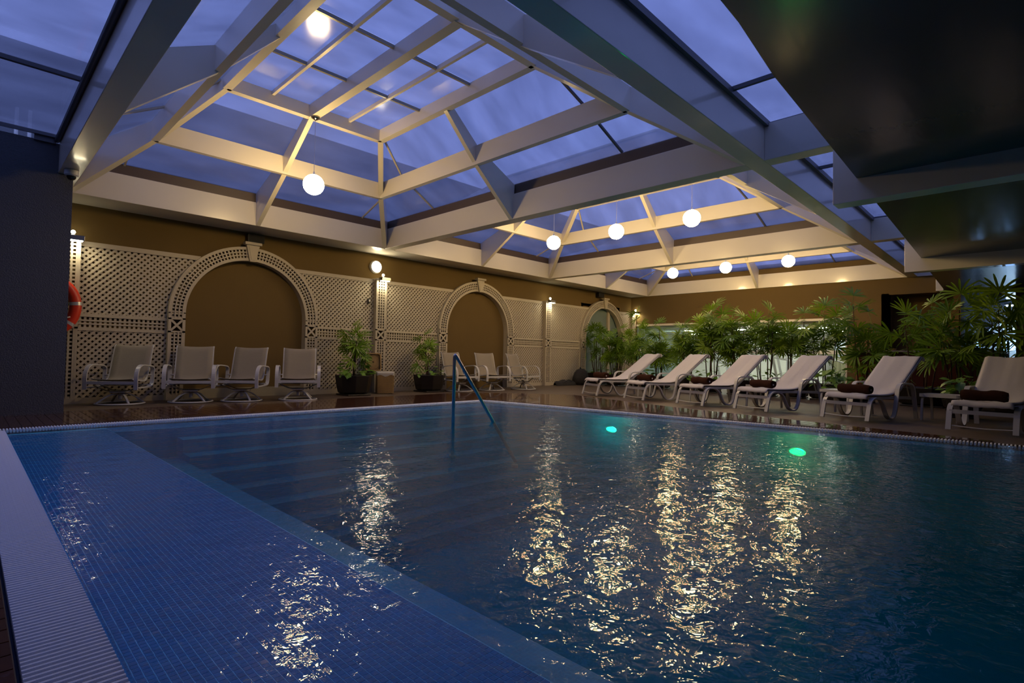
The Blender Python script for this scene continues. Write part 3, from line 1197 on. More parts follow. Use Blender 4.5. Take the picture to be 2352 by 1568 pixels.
def arch_unit(cx, label):
    t = thing('trellis_arch', (0, 0, 0), 0, label, 'arch', 'trellis arches')
    y = 11.86
    fr, bk = MB(), MB()
    for s in (-1, 1):
        a, b = sorted((cx + s * RI, cx + s * RO))
        leg_grid(fr, bk, a, b, 0.1, 1.30, y)
        leg_grid(fr, bk, a, b, 1.58, ZC + 0.02, y)
        MB().box(a, b, y - 0.004, y + 0.03, 0, 0.10).build('plinth', TM, t)
        mb = MB()
        cross(mb, a, b, 1.30, 1.58, y)
        mb.build('cross_block', TM, t)
    o = bk.build('lattice', TM, t)
    o['kind'] = 'stuff'
    o = fr.build('upright', TM, t)
    o['kind'] = 'stuff'
    # curved bands
    N = 48
    fw = 0.035
    HL = 0.042
    gap = (RO - RI - 2 * fw - 3 * HL) / 4
    bands = [(RI, RI + fw), (RO - fw, RO)] + [(RI + fw + i * (HL + gap), RI + fw + i * (HL + gap) + gap) for i in range(4)]
    for (r0, r1) in bands:
        mb = MB()
        for i in range(N):
            a0, a1 = PI * i / N, PI * (i + 1) / N
            p = [(cx + r0 * math.cos(a0), ZC + r0 * math.sin(a0)), (cx + r1 * math.cos(a0), ZC + r1 * math.sin(a0)), (cx + r1 * math.cos(a1), ZC + r1 * math.sin(a1)), (cx + r0 * math.cos(a1), ZC + r0 * math.sin(a1))]
            mb.prism(p, 'y', y, y + (0.02 if r1 - r0 > 0.03 else 0.013))
        mb.build('curved_band', TM, t)
    mb = MB()
    n = int(PI * (RO + RI) / 2 / 0.068)
    for i in range(n):
        a = PI * (i + 0.5) / n
        c_, s_ = math.cos(a), math.sin(a)
        h = 0.0145
        q = []
        for r, g in ((RI + 0.01, -h), (RO - 0.01, -h * 1.2), (RO - 0.01, h * 1.2), (RI + 0.01, h)):
            q.append((cx + r * c_ - g * s_, ZC + r * s_ + g * c_))
        mb.prism(q, 'y', y + 0.013, y + 0.021)
    o = mb.build('radial_slats', TM, t)
    o['kind'] = 'stuff'
    # deep reveal on inner and outer side
    for r, nm in ((RI, 'inner_reveal'), (RO - 0.012, 'outer_edge')):
        mb = MB()
        pts = [(cx + r, 0)] + [(cx + r * math.cos(PI * i / 40), ZC + r * math.sin(PI * i / 40)) for i in range(41)] + [(cx - r, 0)]
        r2 = r + 0.012
        pts2 = [(cx + r2, 0)] + [(cx + r2 * math.cos(PI * i / 40), ZC + r2 * math.sin(PI * i / 40)) for i in range(41)] + [(cx - r2, 0)]
        for i in range(len(pts) - 1):
            mb.prism([pts[i], pts2[i], pts2[i + 1], pts[i + 1]], 'y', y + 0.001, 12.045 if nm == 'inner_reveal' else 11.97)
        mb.build(nm, TM, t)
    # keystone
    k = MB()
    zt = ZC + RO + 0.10
    k.prism([(cx - 0.055, ZC + RI - 0.02), (cx + 0.055, ZC + RI - 0.02), (cx + 0.135, zt - 0.06), (cx - 0.135, zt - 0.06)], 'y', y - 0.05, y + 0.02)
    ks = k.build('keystone', TM, t, bevel=0.006)
    MB().box(cx - 0.17, cx + 0.17, y - 0.085, y + 0.06, zt - 0.06, zt + 0.0).build('keystone_cap', TM, ks, bevel=0.006)
    MB().prism([(cx - 0.030, ZC + RI + 0.02), (cx + 0.030, ZC + RI + 0.02), (cx + 0.088, zt - 0.09), (cx - 0.088, zt - 0.09)], 'y', y - 0.058, y - 0.049).build('keystone_face', TM, ks)
    return t


arch_unit(ARCH[0], 'cream lattice arch behind the three swivel chairs nearest the stucco wall')
arch_unit(ARCH[1], 'cream lattice arch in the middle of the trellis wall')
arch_unit(ARCH[2], 'cream lattice arch framing the frosted glass door')


def pillar(x0, x1, label, n=3):
    t = thing('trellis_pillar', (0, 0, 0), 0, label, 'pillar', 'lattice pillars along the trellis wall')
    y = 11.83
    fr, bk = MB(), MB()
    leg_grid(fr, bk, x0, x1, 0.1, 1.30, y, n)
    leg_grid(fr, bk, x0, x1, 1.58, 2.80, y, n)
    o = fr.build('upright', TM, t)
    o['kind'] = 'stuff'
    o = bk.build('lattice', TM, t)
    o['kind'] = 'stuff'
    mb = MB()
    cross(mb, x0, x1, 1.30, 1.58, y)
    mb.build('cross_block', TM, t)
    box('plinth', TM, x0, x1, y - 0.004, y + 0.03, 0, 0.10, t)
    for a in (x0, x1 - 0.02):
        box('side_board', TM, a, a + 0.02, y + 0.02, 12.045, 0, 2.80, t)
    box('cap', TM, x0 - 0.02, x1 + 0.02, y - 0.025, 12.045, 2.80, 2.86, t, bevel=0.005)
    return t


SCX = [1.25, 7.35, 13.86, 19.27]
pillar(1.06, 1.37, 'lattice pillar beside the red life ring')
pillar(7.20, 7.50, 'lattice pillar under the round wall lamp')
pillar(13.71, 14.00, 'lattice pillar between the middle and the last arch')
pillar(19.14, 19.365, 'lattice pillar in the room corner', 2)

# ------------------------------------------------------------------ lamps on the trellis wall
for x, lb in zip(SCX, ('square metal wall lamp above the red life ring', 'square metal wall lamp on the pillar under the round lamp',
                       'square metal wall lamp on the pillar next to the middle arch', 'square metal wall lamp in the room corner behind a palm')):
    t = thing('wall_sconce', (x, 11.80, 2.80), 0, lb, 'wall lamp', 'wall lamps on the trellis pillars')
    x_ = 0.02
    MB().box(-0.13 + x_, 0.13 + x_, -0.15, -0.005, 0.0, 0.085).build('housing', M['chrome_dark'], t, bevel=0.01)
    MB().box(-0.105 + x_, 0.105 + x_, -0.13, -0.03, -0.012, -0.001).build('lens', M['sconce_glow'], t)
    MB().lathe([(0.0, 0.086), (0.018, 0.086), (0.018, 0.115), (0.0, 0.115)], 10, 0, -0.02, cap=False).build('stem', M['chrome_dark'], t)
    MB().sphere((0, -0.02, 0.147), 0.033, 14, 8).build('finial_bulb', M['sconce_glow'], t, smooth=True)
    ld = bpy.data.lights.new('sconce_light', 'AREA')
    ld.shape = 'RECTANGLE'
    ld.size, ld.size_y = 0.2, 0.1
    ld.energy = 1.5
    ld.color = (1.0, 0.88, 0.58)
    lo = bpy.data.objects.new('sconce_light', ld)
    C.objects.link(lo)
    lo.parent = t
    lo.location = (x_, -0.08, -0.015)

t = thing('round_wall_lamp', (7.27, 12.045, 3.17), 0, 'round white bulkhead lamp on the olive wall above the pillar', 'wall lamp')
MB().lathe([(0.0, 0.0), (0.165, 0.0), (0.165, 0.05), (0.14, 0.075), (0.135, 0.055), (0.0, 0.055)], 28, cap=False).build('ring', M['white_metal'], t, smooth=False).rotation_euler = (PI / 2, 0, 0)
MB().lathe([(0.0, 0.100), (0.06, 0.095), (0.11, 0.078), (0.135, 0.056), (0.0, 0.056)], 28, cap=False).build('lens', M['lamp_white'], t, smooth=True).rotation_euler = (PI / 2, 0, 0)

# black loudspeakers over the arches
for cx, lb in ((4.29, 'small black loudspeaker above the keystone of the nearest arch'), (17.0, 'small dark loudspeaker above the farthest arch')):
    t = thing('loudspeaker', (cx, 12.03, 3.26), 0, lb, 'loudspeaker', 'loudspeakers over the arches')
    MB().box(-0.17, 0.17, -0.16, -0.03, 0.02, 0.20).build('cabinet', M['black_plastic'], t, bevel=0.012)
    MB().box(-0.15, 0.15, -0.166, -0.16, 0.035, 0.185).build('grille', M['bag'], t)
    MB().box(-0.03, 0.03, -0.03, 0.018, 0.07, 0.15).build('bracket', M['black_plastic'], t)
t = thing('wall_sensor', (7.05, 11.93, 2.28), 0, 'small dark sensor box fixed to the lattice beside the pillar', 'sensor')
MB().box(-0.03, 0.03, -0.03, 0.02, -0.06, 0.06).build('case', M['black_plastic'], t, bevel=0.006)
MB().box(-0.02, 0.02, -0.034, -0.03, -0.02, 0.03).build('window', M['plastic_grey'], t)

# dome camera under the near beam
t = thing('dome_camera', (1.0, 9.85, 3.497), 0, 'small white dome security camera under the beam by the stucco wall', 'camera')
MB().lathe([(0.0, -0.001), (0.085, -0.001), (0.085, -0.07), (0.07, -0.085), (0.0, -0.085)], 24, cap=False).build('housing', M['white_metal'], t)
MB().sphere((0, 0, -0.085), 0.058, 18, 10).build('dome', M['lens_dark'], t, smooth=True)

# globe pendants
gl_labels = ['large glowing globe pendant hanging alone in the nearest lantern',
             'glowing globe in the middle lantern, nearest the trellis wall', 'glowing globe in the middle lantern, second of three', 'glowing globe in the middle lantern, farthest from the trellis wall',
             'glowing globe in the far lantern, nearest the trellis wall', 'glowing globe in the far lantern, second of three', 'glowing globe in the far lantern, farthest from the trellis wall']
GP = [(4.085, 8.80), (10.235, 8.62), (10.235, 6.78), (10.235, 4.98), (16.38, 8.62), (16.38, 6.85), (16.38, 5.05)]
for (x, y), lb in zip(GP, gl_labels):
    t = thing('globe_pendant', (x, y, 4.985), 0, lb, 'lamp', 'glowing globe pendants')
    zc = 3.82 - 4.985
    MB().sphere((0, 0, zc), 0.172, 32, 18).build('globe', M['globe'], t, smooth=True)
    MB().tube([(0, 0, -0.04), (0, 0, zc + 0.17)], 0.005, 6).build('cord', M['steel'], t)
    MB().lathe([(0.0, zc + 0.225), (0.012, zc + 0.225), (0.025, zc + 0.168), (0.0, zc + 0.168)], 12, cap=False).build('holder', M['steel'], t)
    MB().lathe([(0.0, 0.0), (0.075, 0.0), (0.07, -0.02), (0.015, -0.055), (0.0, -0.055)], 20, cap=False).build('canopy', M['chrome_dark'], t, smooth=True)

# life ring hanging on the first pillar
t = thing('life_ring', (1.03, 11.62, 1.66), 0, 'red orange life ring with silver bands half hidden by the stucco wall', 'life ring')
mb = MB()
R0, rr = 0.39, 0.085
for i in range(40):
    pass
ringp = [(R0 * 0.70 * math.cos(2 * PI * i / 40), 0, R0 * 1.02 * math.sin(2 * PI * i / 40)) for i in range(40)]
mb.sweep(ringp, [(0.085 * math.cos(2 * PI * k / 14), 0.085 * math.sin(2 * PI * k / 14)) for k in range(14)], up=(0, 1, 0), closed=True)
rg = mb.build('ring', M['red'], t, smooth=True)
for a in (45, 135, 225, 315):
    a_ = math.radians(a - 38 if a < 90 else a)
    seg = [(R0 * 0.70 * math.cos(a_ + d), 0, R0 * 1.02 * math.sin(a_ + d)) for d in (-0.07, 0, 0.07)]
    MB().sweep(seg, [(0.0885 * math.cos(2 * PI * k / 14), 0.0885 * math.sin(2 * PI * k / 14)) for k in range(14)], up=(0, 1, 0), cap=False).build('reflective_band', M['silver_tape'], rg, smooth=True)
MB().tube(fillet([(0.05, -0.02, 0.45), (0.02, 0.0, 0.62), (-0.02, 0.02, 0.80)], 0.1), 0.008, 6).build('hanging_rope', M['rope'], t, smooth=True)
MB().tube(fillet([(0.20, -0.09, -0.18), (0.06, -0.11, -0.22), (0.05, -0.10, -0.42), (0.02, -0.08, -0.58), (-0.10, -0.05, -0.62)], 0.08), 0.010, 6).build('grab_rope', M['rope'], t, smooth=True)
MB().tube([(-0.02, 0.02, 0.80), (-0.02, 0.20, 0.82)], 0.008, 6).build('hook', M['steel'], t)

# ------------------------------------------------------------------ swivel chairs (origin on the floor, facing -y)
S = 1.0


def make_chair():
    t = empty('swivel_chair')
    # sling profile seen from the side (y back positive)
    prof = fillet([(0, -0.30, 0.455), (0, 0.16, 0.40), (0, 0.24, 0.47), (0, 0.33, 0.76), (0, 0.40, 1.0), (0, 0.44, 1.045)], [0, .1, .12, .1, .08, 0], 6)
    rows = []
    for p in prof:
        rows.append([(x, p.y + 0.012 * (1 - (x / 0.29) ** 2), p.z - 0.018 * (1 - (x / 0.31) ** 2)) for x in (-0.31, -0.2, -0.1, 0, 0.1, 0.2, 0.31)])
    MB().grid(rows).build('sling', M['sling'], t, smooth=True, solid=0.008)
    for s in (-1, 1):
        MB().ribbon([(s * 0.308, p.y + 0.006, p.z - 0.004) for p in prof], 0.02, 0.024).build('side_rail', M['white_metal'], t)
        loop = fillet([(s * 0.385, -0.33, 0.27), (s * 0.385, -0.34, 0.55), (s * 0.385, -0.22, 0.70), (s * 0.385, 0.20, 0.665), (s * 0.385, 0.27, 0.62), (s * 0.385, 0.24, 0.32), (s * 0.385, 0.10, 0.30), (s * 0.385, -0.30, 0.30)], [0, .16, .16, .08, .08, .1, .1, 0], 6)
        MB().ribbon(loop, 0.062, 0.018, up=(1, 0, 0)) if False else None
        mb = MB()
        mb.sweep(loop, [(-0.009, -0.031), (0.009, -0.031), (0.009, 0.031), (-0.009, 0.031)], up=(s, 0, 0))
        mb.build('arm', M['white_metal'], t)
        MB().tube([(s * 0.30, 0.25, 0.50), (s * 0.375, 0.25, 0.50)], 0.012, 6).build('arm_bracket', M['white_metal'], t)
    MB().ribbon([(-0.385, -0.315, 0.385), (0.385, -0.315, 0.385)], 0.05, 0.05).build('front_bar', M['white_metal'], t)
    MB().ribbon([(-0.385, 0.20, 0.33), (0.385, 0.20, 0.33)], 0.03, 0.03).build('rear_bar', M['white_metal'], t)
    for y in (-0.10, 0.10):
        MB().ribbon(fillet([(-0.37, y, 0.33), (-0.16, y, 0.235), (0.16, y, 0.235), (0.37, y, 0.33)], 0.05), 0.045, 0.010).build('spring_strap', M['chrome_dark'], t)
    MB().box(-0.12, 0.12, -0.12, 0.12, 0.205, 0.232).build('swivel_plate', M['white_metal'], t, bevel=0.004)
    MB().lathe([(0.0, 0.09), (0.03, 0.09), (0.035, 0.205), (0.0, 0.205)], 12, cap=False).build('pedestal', M['white_metal'], t)
    MB().sweep([(0.355 * math.cos(2 * PI * i / 36), 0.355 * math.sin(2 * PI * i / 36), 0.018) for i in range(36)], [(0.015 * math.cos(2 * PI * k / 8), 0.015 * math.sin(2 * PI * k / 8)) for k in range(8)], closed=True).build('base_ring', M['white_metal'], t, smooth=True)
    for k in range(4):
        a = PI / 4 + k * PI / 2
        c_, s_ = math.cos(a), math.sin(a)
        MB().ribbon(fillet([(0.03 * c_, 0.03 * s_, 0.185), (0.17 * c_, 0.17 * s_, 0.17), (0.35 * c_, 0.35 * s_, 0.03)], 0.12, 6), 0.032, 0.022).build('leg', M['white_metal'], t)
    return t


ch0 = make_chair()
CH = [(1.94, 11.42, -35, 'beige swivel chair in front of the lattice panel, nearest the stucco wall'),
      (2.98, 11.22, -22, 'beige swivel chair in front of the left leg of the nearest arch'),
      (3.79, 10.98, -40, 'beige swivel chair turned sideways in the middle of the nearest arch'),
      (4.77, 10.70, -26, 'beige swivel chair in front of the right leg of the nearest arch'),
      (9.36, 11.10, 2, 'beige swivel chair beside the palm planter, behind the steel handrail'),
      (10.38, 10.92, -8, 'beige swivel chair in the centre of the middle arch'),
      (11.55, 10.80, 14, 'beige swivel chair in front of the right leg of the middle arch')]
for i, (x, y, a, lb) in enumerate(CH):
    o = ch0 if i == 0 else copy_tree(ch0)
    o.location = (x, y, 0)
    o.rotation_euler = (0, 0, math.radians(a))
    tag(o, lb, 'chair', 'beige swivel chairs along the trellis wall')

# ------------------------------------------------------------------ sun loungers (origin = middle of the foot end, extending +x)
UL = 1.90


def make_lounger():
    t = empty('sun_lounger')
    hw = 0.36
    for s in (-1, 1):
        p = fillet([(0.0, 0, 0.0), (0.10, 0, 0.37), (0.42, 0, 0.37), (0.60, 0, 0.02), (0.84, 0, 0.02), (0.98, 0, 0.60), (1.46, 0, 0.60), (1.58, 0, 0.0)],
                   [0, .13, .17, .16, .16, .12, .15, 0], 7)
        p = [(q.x, s * hw, q.z) for q in p]
        p[0] = (p[0][0], p[0][1], 0.012)
        MB().sweep(p, [(-0.0125, -0.032), (0.0125, -0.032), (0.0125, 0.032), (-0.0125, 0.032)], up=(0, s, 0)).build('side_frame', M['white_metal'], t)
        MB().ribbon([(0.12, s * 0.31, 0.375), (1.55, s * 0.31, 0.35)], 0.028, 0.045).build('seat_rail', M['white_metal'], t)
        MB().ribbon([(0.98, s * 0.305, 0.37), (1.40, s * 0.305, 0.68), (UL, s * 0.305, 1.05)], 0.03, 0.035).build('back_rail', M['white_metal'], t)
        MB().tube([(1.38, s * 0.28, 0.66), (1.52, s * 0.28, 0.36)], 0.012, 6).build('prop', M['white_metal'], t)
    MB().ribbon([(0.075, -hw, 0.27), (0.075, hw, 0.27)], 0.022, 0.055).build('front_bar', M['white_metal'], t)
    MB().tube(fillet([(0.02, -hw, 0.075), (0.02, 0, 0.055), (0.02, hw, 0.075)], 0.3), 0.009, 6).build('foot_rod', M['white_metal'], t)
    MB().ribbon([(1.50, -hw, 0.34), (1.50, hw, 0.34)], 0.022, 0.04).build('rear_bar', M['white_metal'], t)
    MB().ribbon([(UL, -0.31, 1.05), (UL, 0.31, 1.05)], 0.03, 0.03).build('head_bar', M['white_metal'], t)
    pr_ = fillet([(0.10, 0, 0.395), (0.95, 0, 0.375), (UL, 0, 1.055)], [0, .25, 0], 6)
    MB().grid([[(q.x, y, q.z - 0.02 * (1 - (y / 0.3) ** 2)) for y in (-0.30, -0.15, 0, 0.15, 0.30)] for q in pr_]).build('sling', M['sling'], t, smooth=True, solid=0.006)
    return t


def make_cover(seed):
    rnd = random.Random(seed)
    pr_ = fillet([(0.035, 0, 0.365), (0.07, 0, 0.435), (0.55, 0, 0.420), (0.98, 0, 0.430), (1.30, 0, 0.64), (UL - 0.02, 0, 1.085), (UL + 0.05, 0, 1.075), (UL + 0.045, 0, 1.0)], [0, .05, .2, .3, .4, .03, .03, 0], 8)
    rows = []
    ph = rnd.uniform(0, 6)
    for i, q in enumerate(pr_):
        f = i / len(pr_)
        # the towel hangs freely between seat and head: it narrows slightly half way
        wd = 0.335 - 0.03 * math.sin(PI * min(1, max(0, (f - 0.25) / 0.7)))
        row = []
        for k in range(17):
            v = -1 + k / 8
            z = q.z - 0.012 * (1 - v * v) + 0.006 * math.sin(5 * v + ph + f * 9) * (0.4 + f) + 0.003 * math.sin(14 * v + ph * 2 - f * 7)
            if abs(v) > 0.93:
                z -= 0.012
            row.append((q.x, wd * v, z))
        rows.append(row)
    return MB().grid(rows)


def make_roll(seed):
    rnd = random.Random(seed)
    mb = MB()
    n = 26
    L = 0.50
    rows = []
    for i in range(15):
        u = -L / 2 + L * i / 14
        row = []
        sag = 0.012 * math.cos(PI * (i - 7) / 14) if i in (6, 7, 8) else 0
        for k in range(n + 1):
            a = 2 * PI * k / n
            r = 0.083 - sag * 0.5 + 0.003 * math.sin(3 * a + i) - (0.014 if i in (0, 14) else 0)
            row.append((r * math.cos(a) * 1.08, u, 0.080 + r * math.sin(a) * 0.92 + 0.005 * math.sin(i * 0.7 + seed)))
        rows.append(row)
    mb.grid(rows)
    # spiral ends
    for sgn, row in ((-1, rows[0]), (1, rows[-1])):
        c = Vector((0, row[0][1] + sgn * 0.002, 0.080))
        k0 = len(mb.v)
        for rr_ in (1.0, 0.72, 0.45, 0.2):
            for q in row[:-1]:
                v = c + (Vector(q) - c) * rr_
                v.y = row[0][1] - sgn * (0.010 if rr_ in (0.72, 0.2) else -0.004)
                mb.v.append(tuple(v))
        for r_ in range(3):
            for k in range(n):
                a, b = k0 + r_ * n + k, k0 + r_ * n + (k + 1) % n
                f = (a, b, b + n, a + n)
                mb.f.append(f if sgn > 0 else f[::-1])
        mb.f.append(tuple(k0 + 3 * n + k for k in range(n)))
    return mb


lg0 = make_lounger()
LG = [(11.15, 8.13, -25, 'first', 'farthest from the camera, nearest the trellis wall'),
      (10.86, 6.67, -23, 'second', 'second from the trellis wall'),
      (10.64, 5.20, -20, 'third', 'third from the trellis wall'),
      (10.47, 3.90, -20, 'fourth', 'fourth from the trellis wall, in front of the gym window'),
      (10.22, 2.29, -16, 'fifth', 'fifth from the trellis wall, in front of the wooden bar'),
      (9.86, 0.56, -8, 'sixth', 'nearest to the camera, cut by the picture edge')]
TR = [(0.34, 0.02, 4), (0.34, 0.0, 0), (0.36, 0.02, -4), (0.36, 0.01, -3), (0.30, -0.02, 0), (0.30, 0.02, 2)]
for i, (x, y, a, nm, lb) in enumerate(LG):
    o = lg0 if i == 0 else copy_tree(lg0)
    o.location = (x, y, 0.012)
    o.rotation_euler = (0, 0, math.radians(a))
    tag(o, 'white framed sun lounger, ' + lb, 'sun lounger', 'white sun loungers facing the pool')
    cv = make_cover(i).build('towel_cover', M['towel_white'], None, smooth=True, solid=0.012)
    cv.location = (x, y, 0.012)
    cv.rotation_euler = (0, 0, math.radians(a))
    tag(cv, 'white terry cover draped over the sun lounger ' + lb.split(',')[0], 'towel', 'white terry covers on the sun loungers')
    u, v, da = TR[i]
    ca, sa = math.cos(math.radians(a)), math.sin(math.radians(a))
    rl = thing('rolled_towel', (x + u * ca - v * sa, y + u * sa + v * ca, 0.012 + 0.428), math.radians(a + da), 'rolled dark brown towel on the sun lounger ' + lb.split(',')[0], 'towel', 'rolled brown towels on the sun loungers')
    make_roll(i).build('roll', M['towel_brown'], rl, smooth=True)
    MB().box(-0.020, 0.006, -0.256, -0.252, 0.055, 0.085).build('care_label', M['towel_white'], rl)

# side tables between the loungers


def make_table():
    t = empty('side_table')
    a, b = 0.24, 0.28
    top = MB()
    sh = fillet([(0, -b, 0), (a, -b, 0), (a, b, 0), (-a, b, 0), (-a, -b, 0), (0, -b, 0)], 0.07, 5)[:-1]
    top.prism([(q.x, q.y) for q in sh], 'z', 0.435, 0.447)
    top.build('tabletop', M['white_metal'], t)
    MB().sweep([(q.x, q.y, 0.425) for q in sh], [(-0.008, -0.026), (0.010, -0.026), (0.010, 0.026), (-0.008, 0.026)], closed=True).build('rim', M['white_metal'], t)
    for sx_ in (-1, 1):
        for sy in (-1, 1):
            MB().ribbon(fillet([(sx_ * 0.10, sy * 0.245, 0.405), (sx_ * 0.20, sy * 0.245, 0.38), (sx_ * 0.225, sy * 0.245, 0.0)], 0.12, 5), 0.035, 0.022).build('leg', M['white_metal'], t)
    return t


tb0 = make_table()
TB = [(12.15, 6.95, -24, 'small white side table between the two loungers nearest the trellis wall'),
      (11.95, 5.45, -21, 'small white side table between the second and third lounger from the trellis wall'),
      (11.78, 4.10, -20, 'small white side table between the third and fourth lounger from the trellis wall'),
      (11.50, 2.62, -18, 'small white side table half hidden behind the fifth lounger and its brown towel'),
      (11.60, 1.12, -12, 'small white side table between the two loungers nearest the camera')]
for i, (x, y, a, lb) in enumerate(TB):
    o = tb0 if i == 0 else copy_tree(tb0)
    o.location = (x, y, 0.001)
    o.rotation_euler = (0, 0, math.radians(a))
    tag(o, lb, 'table', 'small white side tables between the loungers')

# ------------------------------------------------------------------ handrail
t = thing('handrail', (4.97, 6.02, 0), 0, 'polished steel handrail standing in the pool over the steps', 'handrail')
d = Vector((0.54, -0.27, 0))
rail = fillet([(0, 0, -0.55), (0, 0, 0.99), tuple(d * 1.6 + Vector((0, 0, -0.62)))], 0.07, 8)
MB().tube(rail, 0.024, 14).build('rail', M['steel'], t, smooth=True)
MB().lathe([(0.0, -0.50), (0.05, -0.50), (0.05, -0.48), (0.0, -0.47)], 16, cap=False).build('flange', M['steel'], t)
MB().lathe([(0.0, -0.70), (0.05, -0.70), (0.05, -0.66), (0.0, -0.65)], 16, d.x * 1.58, d.y * 1.58, cap=False).build('flange', M['steel'], t)

# ------------------------------------------------------------------ wicker basket with lid
t = thing('wicker_basket', (7.24, 11.42, 0.0), math.radians(-26), 'square wicker laundry basket with a grey cloth liner beside the palm planter', 'basket')
core = MB()
ws, hb = 0.19, 0.52
core.hexa([(-ws + .01, -ws + .01, 0.01), (ws - .01, -ws + .01, 0.01), (ws - .01, ws - .01, 0.01), (-ws + .01, ws - .01, 0.01), (-ws, -ws, hb - .02), (ws, -ws, hb - .02), (ws, ws, hb - .02), (-ws, ws, hb - .02)])
core.build('core', M['wicker_dark'], t)
mb = MB()
nw = 26
for r in range(nw):
    z = 0.02 + r * (hb - 0.04) / nw
    pts = []
    for side in range(4):
        for k in range(14):
            u = -1 + 2 * k / 14
            w_ = ws + 0.002 + 0.006 * (1 if (k + r) % 2 else -0.4)
            c_, s_ = [(1, 0), (0, 1), (-1, 0), (0, -1)][side]
            px_, py_ = u * ws, -w_
            pts.append((px_ * c_ - py_ * s_, px_ * s_ + py_ * c_, z))
    mb.sweep(pts, [(-0.004, -0.008), (0.004, -0.008), (0.004, 0.008), (-0.004, 0.008)], closed=True)
o = mb.build('weave', M['wicker'], t)
o['kind'] = 'stuff'
ln = MB()
pts = []
for side in range(4):
    for k in range(12):
        u = -1 + 2 * k / 12
        c_, s_ = [(1, 0), (0, 1), (-1, 0), (0, -1)][side]
        px_, py_ = u * (ws + 0.008), -(ws + 0.012)
        pts.append((px_ * c_ - py_ * s_, px_ * s_ + py_ * c_, k + side * 12))
low = [(p[0], p[1], 0.435 + 0.022 * math.sin(p[2] * 0.8)) for p in pts]
mid = [(p[0] * 1.03, p[1] * 1.03, 0.49) for p in pts]
top_ = [(p[0] * 0.99, p[1] * 0.99, 0.53) for p in pts]
inn = [(p[0] * 0.9, p[1] * 0.9, 0.50) for p in pts]
for r in (low, mid, top_, inn):
    r.append(r[0])
ln.grid([low, mid, top_, inn])
ln.f.append(tuple(3 * 49 + k for k in range(48)))
ln.build('cloth_liner', M['liner'], t, smooth=True)
t = thing('basket_lid', (7.10, 11.735, 0.545), math.radians(-10), 'woven wicker basket lid leaning on the pillar behind the basket', 'lid')
lid = fillet([(0, 0), (0.19, 0), (0.19, 0.40), (-0.19, 0.40), (-0.19, 0), (0, 0)], 0.06, 5)[:-1] if False else None
sh = fillet([(0, 0, 0), (0.19, 0, 0), (0.19, 0, 0.42), (-0.19, 0, 0.42), (-0.19, 0, 0), (0, 0, 0)], 0.07, 5)[:-1]
mb = MB()
mb.prism([(q.x, q.z) for q in sh], 'y', 0.0, 0.02)
o = mb.build('lid_core', M['wicker_dark'], t)
o.rotation_euler = (-0.12, 0, 0)
o2 = MB().sweep([(q.x, -0.02, q.z) for q in sh], [(-0.014, -0.02), (0.014, -0.02), (0.014, 0.02), (-0.014, 0.02)], up=(0, 1, 0), closed=True).build('rim', M['wicker'], t)
o2.rotation_euler = (-0.12, 0, 0)
mb = MB()
for k in range(40):
    a = 2 * PI * k / 40
    r1 = min(0.175 / max(abs(math.cos(a)), 1e-3), 0.195 / max(abs(math.sin(a)), 1e-3))
    mb.ribbon([(0.02 * math.cos(a), -0.004, 0.21 + 0.02 * math.sin(a)), (r1 * math.cos(a), -0.004, 0.21 + r1 * math.sin(a))], 0.011, 0.008, up=(0, 1, 0))
for r in (0.03, 0.06, 0.09, 0.12, 0.15):
    mb.sweep([(r * math.cos(2 * PI * k / 24), -0.006, 0.21 + r * 1.05 * math.sin(2 * PI * k / 24)) for k in range(24)], [(-0.005, -0.003), (0.005, -0.003), (0.005, 0.003), (-0.005, 0.003)], up=(0, 1, 0), closed=True)
o = mb.build('weave', M['wicker'], t)
o['kind'] = 'stuff'
o.rotation_euler = (-0.12, 0, 0)

# ------------------------------------------------------------------ plants
rp_ = random.Random(11)


def fan_mesh(seed, nb, spread, L):
    """fan palm leaf in the xy-plane, petiole end at the origin, pointing +x"""
    r = random.Random(seed)
    mb = MB()
    for b in range(nb):
        a = math.radians(-spread / 2 + spread * b / (nb - 1) + r.uniform(-4, 4))
        l = L * (0.78 + 0.22 * math.cos(a * 0.8)) * r.uniform(0.88, 1.05)
        wd = L * 0.10 * r.uniform(0.85, 1.15)
        dz = r.uniform(0.04, 0.24) * L
        lift = r.uniform(0.0, 0.10) * L
        d = Vector((math.cos(a), math.sin(a), 0))
        n = Vector((-d.y, d.x, 0))
        k = len(mb.v)
        for f, wq in ((0.04, 0.25), (0.35, 0.85), (0.70, 1.0), (0.93, 0.55)):
            c = d * l * f + Vector((0, 0, lift * math.sin(f * 2.2) - dz * f * f * 0.9))
            mb.v += [tuple(c - n * wd * wq * 0.5 + Vector((0, 0, wd * .14))), tuple(c), tuple(c + n * wd * wq * 0.5 + Vector((0, 0, wd * .14)))]
        tip = d * l + Vector((0, 0, lift * math.sin(2.2) - dz * 0.9))
        mb.v.append(tuple(tip))
        for q in range(3):
            o_ = k + q * 3
            mb.f += [(o_, o_ + 3, o_ + 4, o_ + 1), (o_ + 1, o_ + 4, o_ + 5, o_ + 2)]
        mb.f += [(k + 9, k + 12, k + 10), (k + 10, k + 12, k + 11)]
    # petiole running back from the origin
    mb.tube([(-L * 0.75, 0, -L * 0.20), (-L * 0.35, 0, -L * 0.05), (0.01, 0, 0)], 0.004, 4)
    me = mb.mesh('leaf')
    me.materials.append(M['palm'])
    return me


FAN = [fan_mesh(s, nb, sp, 0.36) for s, nb, sp in ((1, 12, 200), (2, 11, 180), (3, 13, 230), (4, 9, 150), (5, 12, 190))]


